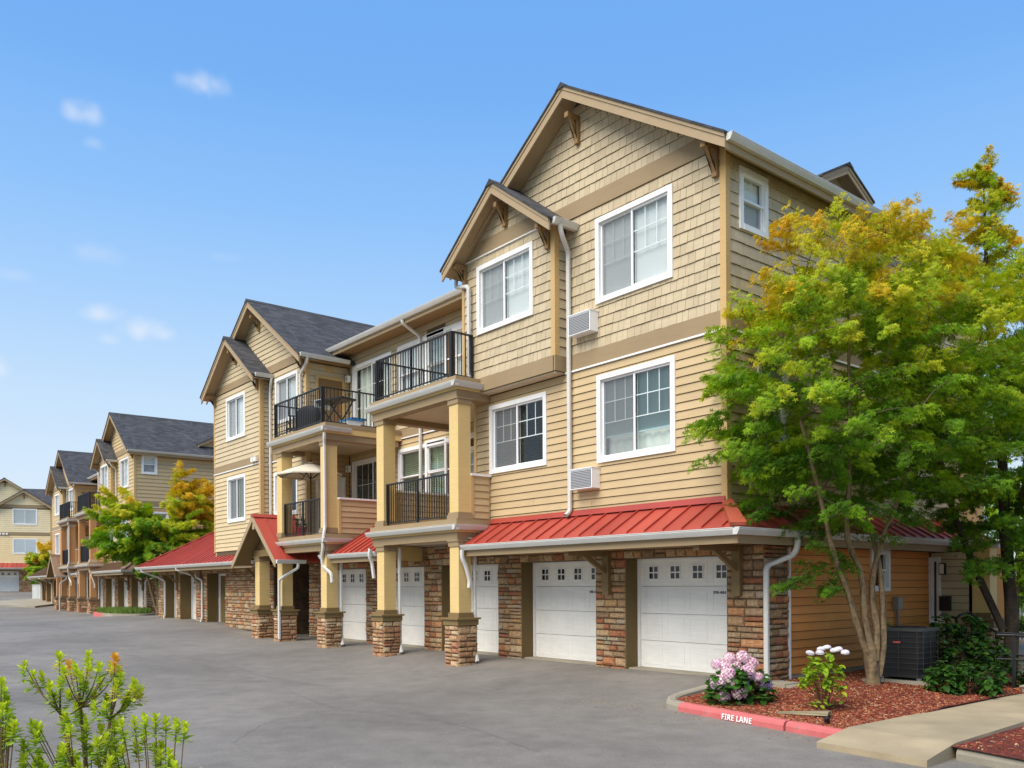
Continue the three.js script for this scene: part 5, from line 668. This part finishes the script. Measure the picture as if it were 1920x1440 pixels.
// foreground azaleas: rosettes of narrow leaves at the branch ends
function azalea(name, label, at, tipsPx, dist, seed, fill, forksPx = []) {
  const R = rng(seed), P = (px, py, d) => { const x = (px - 960) / 1612, y = (1096 - py) / 1612; return V3(CAM[0] + (FWD[0] + RGT[0] * x) * d, CAM[1] + y * d, CAM[2] + (FWD[1] + RGT[1] * x) * d); };
  const b0 = P(...at, dist), base = V3(b0.x, -.26, b0.z); const root = thing(name, label, 'shrub', [base.x, base.y, base.z]); const stems = [], N = [], c = new THREE.Color();
  const tips = tipsPx.map(([px, py, k]) => ({ p: P(px, py, dist + (R() - .5) * .35).sub(base), k: k || 0 }));
  for (let i = 0; i < fill.n; i++) { const q = P(lerp(fill.x0, fill.x1, R()), lerp(fill.y0, fill.y1, R()), dist + (R() - .5) * .5).sub(base); tips.push({ p: q, k: R() < .15 ? 1 : 0, s: .9 }); }
  const forks = forksPx.map(([px, py]) => P(px, py, dist).sub(base)); for (const f of forks) stems.push(limb([[0, 0, 0], [f.x * .4, f.y * .5, f.z * .4], [f.x, f.y, f.z]], .016, .01, 6));
  tips.forEach((t, i) => { let a = V3(0, 0, 0); if (forks.length && i < tipsPx.length) a = forks.reduce((b, f) => f.distanceTo(t.p) < b.distanceTo(t.p) ? f : b, forks[0]); const m = a.clone().lerp(t.p, .55); m.y -= .1 * a.distanceTo(t.p); m.x += (R() - .5) * .04; stems.push(limb([[a.x, a.y, a.z], [m.x, m.y, m.z], [t.p.x, t.p.y, t.p.z]], a.y ? .0065 : .008, .0025, 5)); });
  const bm = mt(S(120, 92, 62)); for (const g of stems) mesh('branch', g, bm, root);
  const per = 32, im = new Leaves(longLeaf, tips.length * per), d = new THREE.Object3D();
  for (const t of tips) for (let i = 0; i < per; i++) { const f = i / per, a = i * 2.4 + R(); d.position.copy(t.p); d.position.y -= f * .11; d.position.x -= t.p.x * f * .04; d.rotation.set(lerp(-1.15, .15, f) + (R() - .5) * .35, a, (R() - .5) * .5, 'YXZ'); const s = lerp(.042, .062, f) * (.75 + R() * .5); d.scale.set(s * 1.9, s, s); d.updateMatrix(); const v = .8 + R() * .4; const p = t.k === 2 ? [.85, .5, .06] : f < .5 ? [.62, .72, .03] : t.k === 1 ? [.68, .64, .05] : [.36, .52, .025]; c.setRGB(p[0] * v, p[1] * v, p[2] * v); im.put(d.matrix, c); }
  im.done('foliage', root);
}
azalea('azalea_bush', 'open azalea bush with yellow-green leaf rosettes in the near foreground', [170, 1400], [[44, 1240], [60, 1258], [78, 1262], [92, 1280], [110, 1224, 1], [128, 1238, 2], [118, 1252], [140, 1246, 1], [165, 1222], [166, 1238, 1], [186, 1242], [208, 1244], [216, 1226, 2], [222, 1250], [150, 1262], [112, 1272], [128, 1292], [160, 1278], [186, 1272], [176, 1296], [226, 1262], [216, 1276, 1], [250, 1275, 1], [252, 1290], [240, 1296], [200, 1304], [262, 1286, 1], [176, 1318], [196, 1316], [140, 1318], [120, 1334], [232, 1310], [150, 1336], [100, 1300]], 5.5, 701, { n: 18, x0: 115, x1: 220, y0: 1338, y1: 1420 }, [[112, 1334], [150, 1322], [205, 1345]]);
azalea('azalea_bush', 'bright azalea bush cut by the left edge of the view', [-20, 1420], [[2, 1272], [8, 1290], [12, 1306], [4, 1320], [16, 1330], [20, 1345], [-10, 1280], [-15, 1310], [26, 1352]], 5.0, 702, { n: 16, x0: -60, x1: 26, y0: 1335, y1: 1430 });
azalea('azalea_bush', 'low clipped azalea hedge along the bottom of the view', [300, 1440], [[250, 1346], [270, 1342], [290, 1344], [310, 1348], [330, 1352], [226, 1350], [345, 1358], [70, 1356], [60, 1350]], 5.2, 703, { n: 34, x0: 40, x1: 350, y0: 1370, y1: 1450 });
// ---------------------------------------------------------------- fittings and small things
{ // window air conditioners
  for (const [x0, y0, l] of [[-3.64, 6.62, 'white window air conditioner below the upper right bedroom window'], [-3.61, 3.55, 'white window air conditioner above the red roof beside the downspout']]) {
    const t = thing('air_conditioner', l, 'air conditioner', [x0 + .31, y0, 0], 0, 'wall air conditioners'); const w = .31, h = .39;
    mesh('housing', new MB().box(-w, w, 0, h, .02, .25).box(-w - .012, w + .012, h, h + .015, .02, .262), M.vinyl, t); const g = new MB(); for (let i = 0; i < 11; i++) g.box(-w + .03, w - .03, .03 + i * .031, .045 + i * .031, .252, .262); mesh('grille', g, M.acgrille, t); mesh('grille_back', new MB().box(-w + .02, w - .02, .02, h - .02, .25, .2515), mt(S(120, 120, 120)), t); }
}
{ // condenser
  const t = thing('condenser_unit', 'black outdoor air conditioning condenser standing on a concrete pad', 'air conditioner', [1.9, 0, -2.42], .06); const w = .37, H = .86, y0 = .1; const blk = mt(S(26, 25, 24), { roughness: .4 });
  mesh('pad', new MB().box(-.52, .6, -.08, .045, -.55, .6), M.conc, t); for (const [a, c] of [[-1, -1], [1, -1], [1, 1], [-1, 1]]) mesh('foot', new MB().box(a * .3 - .03, a * .3 + .03, .046, y0, c * .3 - .03, c * .3 + .03), M.metal, t);
  const oct = (r, y0, y1, mb) => { const k = r - .07, P = [[-k, r], [k, r], [r, k], [r, -k], [k, -r], [-k, -r], [-r, -k], [-r, k]]; return mb.prism(P, y0, y1, 'y'); };
  mesh('cabinet', oct(w - .02, y0, H, new MB()), blk, t); mesh('base_pan', oct(w, y0 - .005, y0 + .05, new MB()), M.blackpipe, t); mesh('top_cover', oct(w + .01, H, H + .05, new MB()), mt(S(58, 58, 56), { roughness: .4 }), t);
  const wire = new MB(); for (let i = 1; i < 9; i++) oct(w + .002, y0 + .05 + i * .088, y0 + .055 + i * .088, wire); for (const [a, c] of [[-.3, w], [0, w], [.3, w], [w, -.3], [w, 0], [w, .3]]) wire.box(a - .003, a + .003, y0, H, c - .003, c + .004); mesh('coil_guard', wire, mt(S(66, 64, 62), { roughness: .4 }), t);
  const fan = new MB(); for (let k = 1; k < 5; k++) { const r = .07 * k; for (let i = 0; i < 20; i++) { const a = i / 20 * 6.283, b = (i + 1) / 20 * 6.283; fan.beam([Math.cos(a) * r, H + .062, Math.sin(a) * r], [Math.cos(b) * r, H + .062, Math.sin(b) * r], .008, .008); } } for (let i = 0; i < 8; i++) { const a = i / 8 * 6.283; fan.beam([Math.cos(a) * .05, H + .07, Math.sin(a) * .05], [Math.cos(a) * .3, H + .058, Math.sin(a) * .3], .01, .008); } mesh('fan_grille', fan, blk, t);
  mesh('badge', new MB().box(-.09, .03, .66, .69, w + .004, w + .01), mt(S(190, 80, 70)), t);
}
{ const t = thing('electrical_box', 'grey electrical box with conduit on the orange side wall', 'electrical box', [.43, 1.12, -4.9]); mesh('box', new MB().box(0, .1, 0, .26, -.1, .1), mt(S(140, 134, 122)), t); mesh('conduit', new MB().box(.02, .06, -.35, 0, -.02, .02), M.metal, t); mesh('cover', new MB().box(.1, .108, .02, .24, -.08, .08), mt(S(156, 150, 138)), t); }
{ const t = thing('wall_light', 'boxy lamp on the pale siding by the rear entrance', 'lamp', [.72, 1.95, -6.37]); mesh('body', new MB().box(-.06, .06, -.12, .12, 0, .09), M.black, t); mesh('lens', new MB().box(-.045, .045, -.1, .1, .09, .1), M.lamp, t); }
{ const t = thing('mail_box', 'small dark box under the lamp by the rear entrance', 'box', [.78, 1.22, -6.37]); mesh('body', new MB().box(-.1, .1, -.14, .14, 0, .12), M.blackpipe, t); mesh('lid', new MB().box(-.11, .11, .14, .16, 0, .13), M.black, t); }
const at = (px, py, d) => { const x = (px - 960) / 1612, y = (1096 - py) / 1612; return [CAM[0] + (FWD[0] + RGT[0] * x) * d, CAM[1] + y * d, CAM[2] + (FWD[1] + RGT[1] * x) * d]; };
{ // steps, landing and handrails by the rear entrance
  const st = thing('entrance_steps', 'concrete landing and steps by the rear entrance', 'steps', [0, 0, 0]); mesh('landing', new MB().box(1.25, 3.4, -.1, .32, -8.5, -5.4), M.conc, st); mesh('step', new MB().box(1.4, 3.3, -.1, .18, -5.4, -5.08), M.conc, st); mesh('step', new MB().box(1.45, 3.25, -.1, .06, -5.08, -4.76), M.conc, st);
  const st2 = thing('entrance_steps', 'low concrete landing edge at the far right behind the shrubs', 'steps', [0, 0, 0]); mesh('landing', new MB().box(3.75, 5.6, -.1, .08, -5.2, -2.2), M.conc, st2); mesh('nosing', new MB().box(3.72, 5.62, .08, .1, -5.2, -2.17), M.conc, st2);
  const rail = (label, pts, posts) => { const t = thing('handrail', label, 'handrail', [0, 0, 0], 0, 'black pipe handrails'); mesh('rail', tube(pts, .024, 8, .1), M.black, t); mesh('lower_rail', tube(pts.map(p => [p[0], p[1] - .38, p[2]]), .016, 6, .1), M.black, t); for (const i of posts) mesh('post', new MB().beam([pts[i][0], -.1, pts[i][2]], pts[i], .04, .04, [1, 0, 0]), M.black, t); };
  rail('black pipe handrail against the pale siding of the rear entrance', [at(1775, 1166, 17.5), at(1782, 1160, 17.5), at(1793, 1164, 17.2), at(1800, 1157, 17.2), at(1818, 1153, 17.6)], [0, 2]);
  rail('black pipe handrail sloping down in front of the stone pier', [at(1822, 1155, 16.6), at(1845, 1176, 16.0), at(1868, 1190, 15.5), at(1895, 1192, 15.4), at(1935, 1196, 15.2)], [0, 2, 4]);
  rail('low black handrail post at the landing on the far right', [at(1868, 1195, 13.6), at(1900, 1196, 13.5), at(1940, 1200, 13.4)], [1, 2]);
  const fz = thing('iron_fence', 'black iron fence with thin pickets beyond the rear landing', 'fence', [0, 0, 0]); const A = at(1856, 1100, 24), B = at(2080, 1100, 21); for (const y of [1.25, .2]) mesh('rail', new MB().beam([A[0], y, A[2]], [B[0], y, B[2]], .04, .04), M.black, fz); const pk = new MB().box(-.009, .009, .05, 1.3, -.009, .009).geo(), n = 34; for (let i = 0; i <= n; i++) { const o = mesh(i % 12 ? 'picket' : 'post', pk, M.black, fz); o.position.set(lerp(A[0], B[0], i / n), i % 12 ? 0 : .05, lerp(A[2], B[2], i / n)); if (!(i % 12)) o.scale.set(3, 1.05, 3); }
  one('low_wall', new MB().hex([[A[0] - .2, -.3, A[2] - .2], [B[0], -.3, B[2] - .2], [B[0], .12, B[2] - .2], [A[0] - .2, .12, A[2] - .2], [A[0] - .2, -.3, A[2] + .2], [B[0], -.3, B[2] + .2], [B[0], .12, B[2] + .2], [A[0] - .2, .12, A[2] + .2]]), M.conc, 'low pale concrete wall under the iron fence', 'wall');
}
{ // parasol
  const t = thing('parasol', 'cream parasol open on the lower left balcony', 'parasol', [-14.75, 2.99, .42]); const top = 2.33, edge = 1.98, R = 1.02, n = 8; const c = new MB(), v = new MB();
  for (let i = 0; i < n; i++) { const a = i / n * 6.283 + .2, b = (i + 1) / n * 6.283 + .2, P = (q, r, y) => [Math.cos(q) * r, y, Math.sin(q) * r]; const m = (a + b) / 2; c.quad(P(a, .14, top - .02), P(b, .14, top - .02), P(b, R * .6, lerp(top, edge, .52)), P(a, R * .6, lerp(top, edge, .52))); c.quad(P(a, R * .6, lerp(top, edge, .52)), P(b, R * .6, lerp(top, edge, .52)), P(b, R, edge), P(a, R, edge)); c.quad(P(a, R, edge), P(b, R, edge), P(b, R * 1.0, edge - .04), P(a, R * 1.0, edge - .04)); v.tri(P(a, .2, top + .0), P(b, .2, top + .0), [0, top + .05, 0]); mesh('rib', new MB().beam(P(a, R * .98, edge - .01), [0, top - .05, 0], .014, .014), M.black, t); mesh('strut', new MB().beam(P(a, R * .5, lerp(top, edge, .5) - .03), [0, edge - .12, 0], .012, .012), M.black, t); }
  const cm = M.cream.clone(); mesh('canopy', c, cm, t); mesh('vent_cap', v, cm, t); mesh('pole', new THREE.CylinderGeometry(.02, .02, top, 10).translate(0, top / 2, 0), M.blackpipe, t); mesh('finial', new THREE.SphereGeometry(.035, 8, 6).translate(0, top + .08, 0), M.black, t); mesh('base', new THREE.CylinderGeometry(.22, .25, .08, 16).translate(0, .05, 0), M.black, t);
}
{ // upper left balcony furniture
  const g = thing('covered_grill', 'grill under a black cover on the upper left balcony', 'grill', [-15.05, 6.06, .35], .1); const prof = [[0, 0], [.5, 0], [.52, .1], [.47, .55], [.5, .75], [.42, .92], [.3, 1.0], [0, 1.02]]; const geo = new THREE.LatheGeometry(prof.map(q => new THREE.Vector2(...q)), 20); geo.scale(1.15, 1, .55); const p = geo.attributes.position; const R = rng(3); for (let i = 0; i < p.count; i++) { const a = Math.atan2(p.getZ(i), p.getX(i)), k = 1 + .05 * Math.sin(a * 9) * (1 - p.getY(i)); p.setX(i, p.getX(i) * k); p.setZ(i, p.getZ(i) * k); } geo.computeVertexNormals(); mesh('cover', geo, mt(S(38, 37, 38), { roughness: .8 }), g); mesh('hem_cord', new THREE.TorusGeometry(.5, .01, 6, 24).rotateX(Math.PI / 2).scale(1.15, 1, .55).translate(0, .12, 0), M.black, g);
  const t = thing('bistro_table', 'black folding table with crossed legs on the upper left balcony', 'table', [-13.75, 6.06, .1], .25); mesh('top', new MB().box(-.55, .55, .98, 1.03, -.3, .3), M.black, t); mesh('cloth', new MB().box(-.57, -.3, 1.031, 1.05, -.31, .31).box(-.585, -.571, .85, 1.05, -.3, .3), M.clearplastic, t); for (const z of [-.25, .25]) { mesh('leg', new MB().beam([-.45, 0, z], [.45, .98, z], .03, .03), M.black, t); mesh('leg', new MB().beam([.45, 0, z + .035], [-.45, .98, z + .035], .03, .03), M.black, t); }
  for (const [x, z, l, s] of [[-13.5, -.35, 'clear storage tote with a blue lid under the table', 1], [-13.15, -.05, 'smaller storage tote with a blue lid by the railing', .75]]) { const b = thing('storage_tote', l, 'storage box', [x, 6.06, z], 0, 'storage totes on the balcony'); mesh('bin', new MB().hex([[-.26 * s, 0, -.18], [.26 * s, 0, -.18], [.3 * s, .42 * s, -.22], [-.3 * s, .42 * s, -.22], [-.26 * s, 0, .18], [.26 * s, 0, .18], [.3 * s, .42 * s, .22], [-.3 * s, .42 * s, .22]]), M.clearplastic, b); mesh('lid', new MB().box(-.33 * s, .33 * s, .42 * s, .47 * s, -.25, .25), M.blueplastic, b); }
  const chair = (name, label, pos, rot, m, cushion) => { const c = thing(name, label, 'chair', pos, rot); mesh('seat', new MB().box(-.22, .22, .42, .45, -.22, .22), m, c); mesh('backrest', new MB().box(-.22, .22, .88, .92, -.25, -.22).box(-.22, -.19, .45, .9, -.25, -.22).box(.19, .22, .45, .9, -.25, -.22).box(-.1, -.07, .45, .9, -.245, -.225).box(.07, .1, .45, .9, -.245, -.225), m, c); for (const [a, b] of [[-1, -1], [1, -1], [1, 1], [-1, 1]]) mesh('leg', new MB().box(a * .2 - .014, a * .2 + .014, 0, .42, b * .2 - .014, b * .2 + .014), m, c); if (cushion) mesh('cushion', new MB().box(-.2, .2, .45, .53, -.2, .2), cushion, c); for (const s of [-1, 1]) mesh('armrest', new MB().box(s * .22 - .02, s * .22 + .02, .64, .67, -.22, .2).box(s * .22 - .012, s * .22 + .012, .45, .64, .16, .19), m, c); return c; };
  chair('metal_chair', 'dark metal chair at the left end of the upper left balcony', [-15.85, 6.06, .4], .9, M.blackpipe); chair('wooden_chair', 'brown chair with a white cushion on the lower right balcony', [-7.15, 3.0, .35], -1.9, mt(S(110, 60, 40)), M.vinyl); chair('wooden_chair', 'second brown chair turned to the wall on the lower right balcony', [-7.9, 3.0, -.3], -.8, mt(S(120, 66, 44)), M.vinyl);
  for (const [x, z, l, s] of [[-15.35, .45, 'tall red pot with a leafy plant at the left of the lower balcony', 1], [-13.25, .45, 'red pot of flowers beside the column on the lower balcony', .85]]) { const b = shrub({ name: 'potted_plant', label: l, cat: 'plant', group: 'red pots on the lower balcony', seed: 801 + Math.round(z * 10 + x), pos: [x, 2.99, z], r: .16 * s, h: .95 * s, hmin: .6, n: 14, per: 12, leaf: ovalLeaf, size: .09, cols: MIDG, low: .3, spread: .12 }); mesh('pot', new THREE.LatheGeometry([[0, 0], [.11, 0], [.15, .4], [.17, .42], [.17, .46], [.14, .46], [.13, .4], [0, .4]].map(q => new THREE.Vector2(q[0] * s, q[1] * s)), 16), M.terracotta, b); }
}
{ // plumbing vents on the far roof
  for (const [x, y, z, l] of [[-42.6, 10.35, -5.6, 'short vent pipe on the roof of the distant block'], [-41.9, 9.95, -4.6, 'taller forked vent pipe on the roof of the distant block']]) { const t = thing('roof_vent', l, 'vent pipe', [x, y, z]); mesh('pipe', new THREE.CylinderGeometry(.06, .06, .7, 8).translate(0, .2, 0), M.blackpipe, t); mesh('cap', new THREE.CylinderGeometry(.12, .09, .12, 10).translate(0, .58, 0), M.blackpipe, t); }
}
renderer.render(scene, camera);
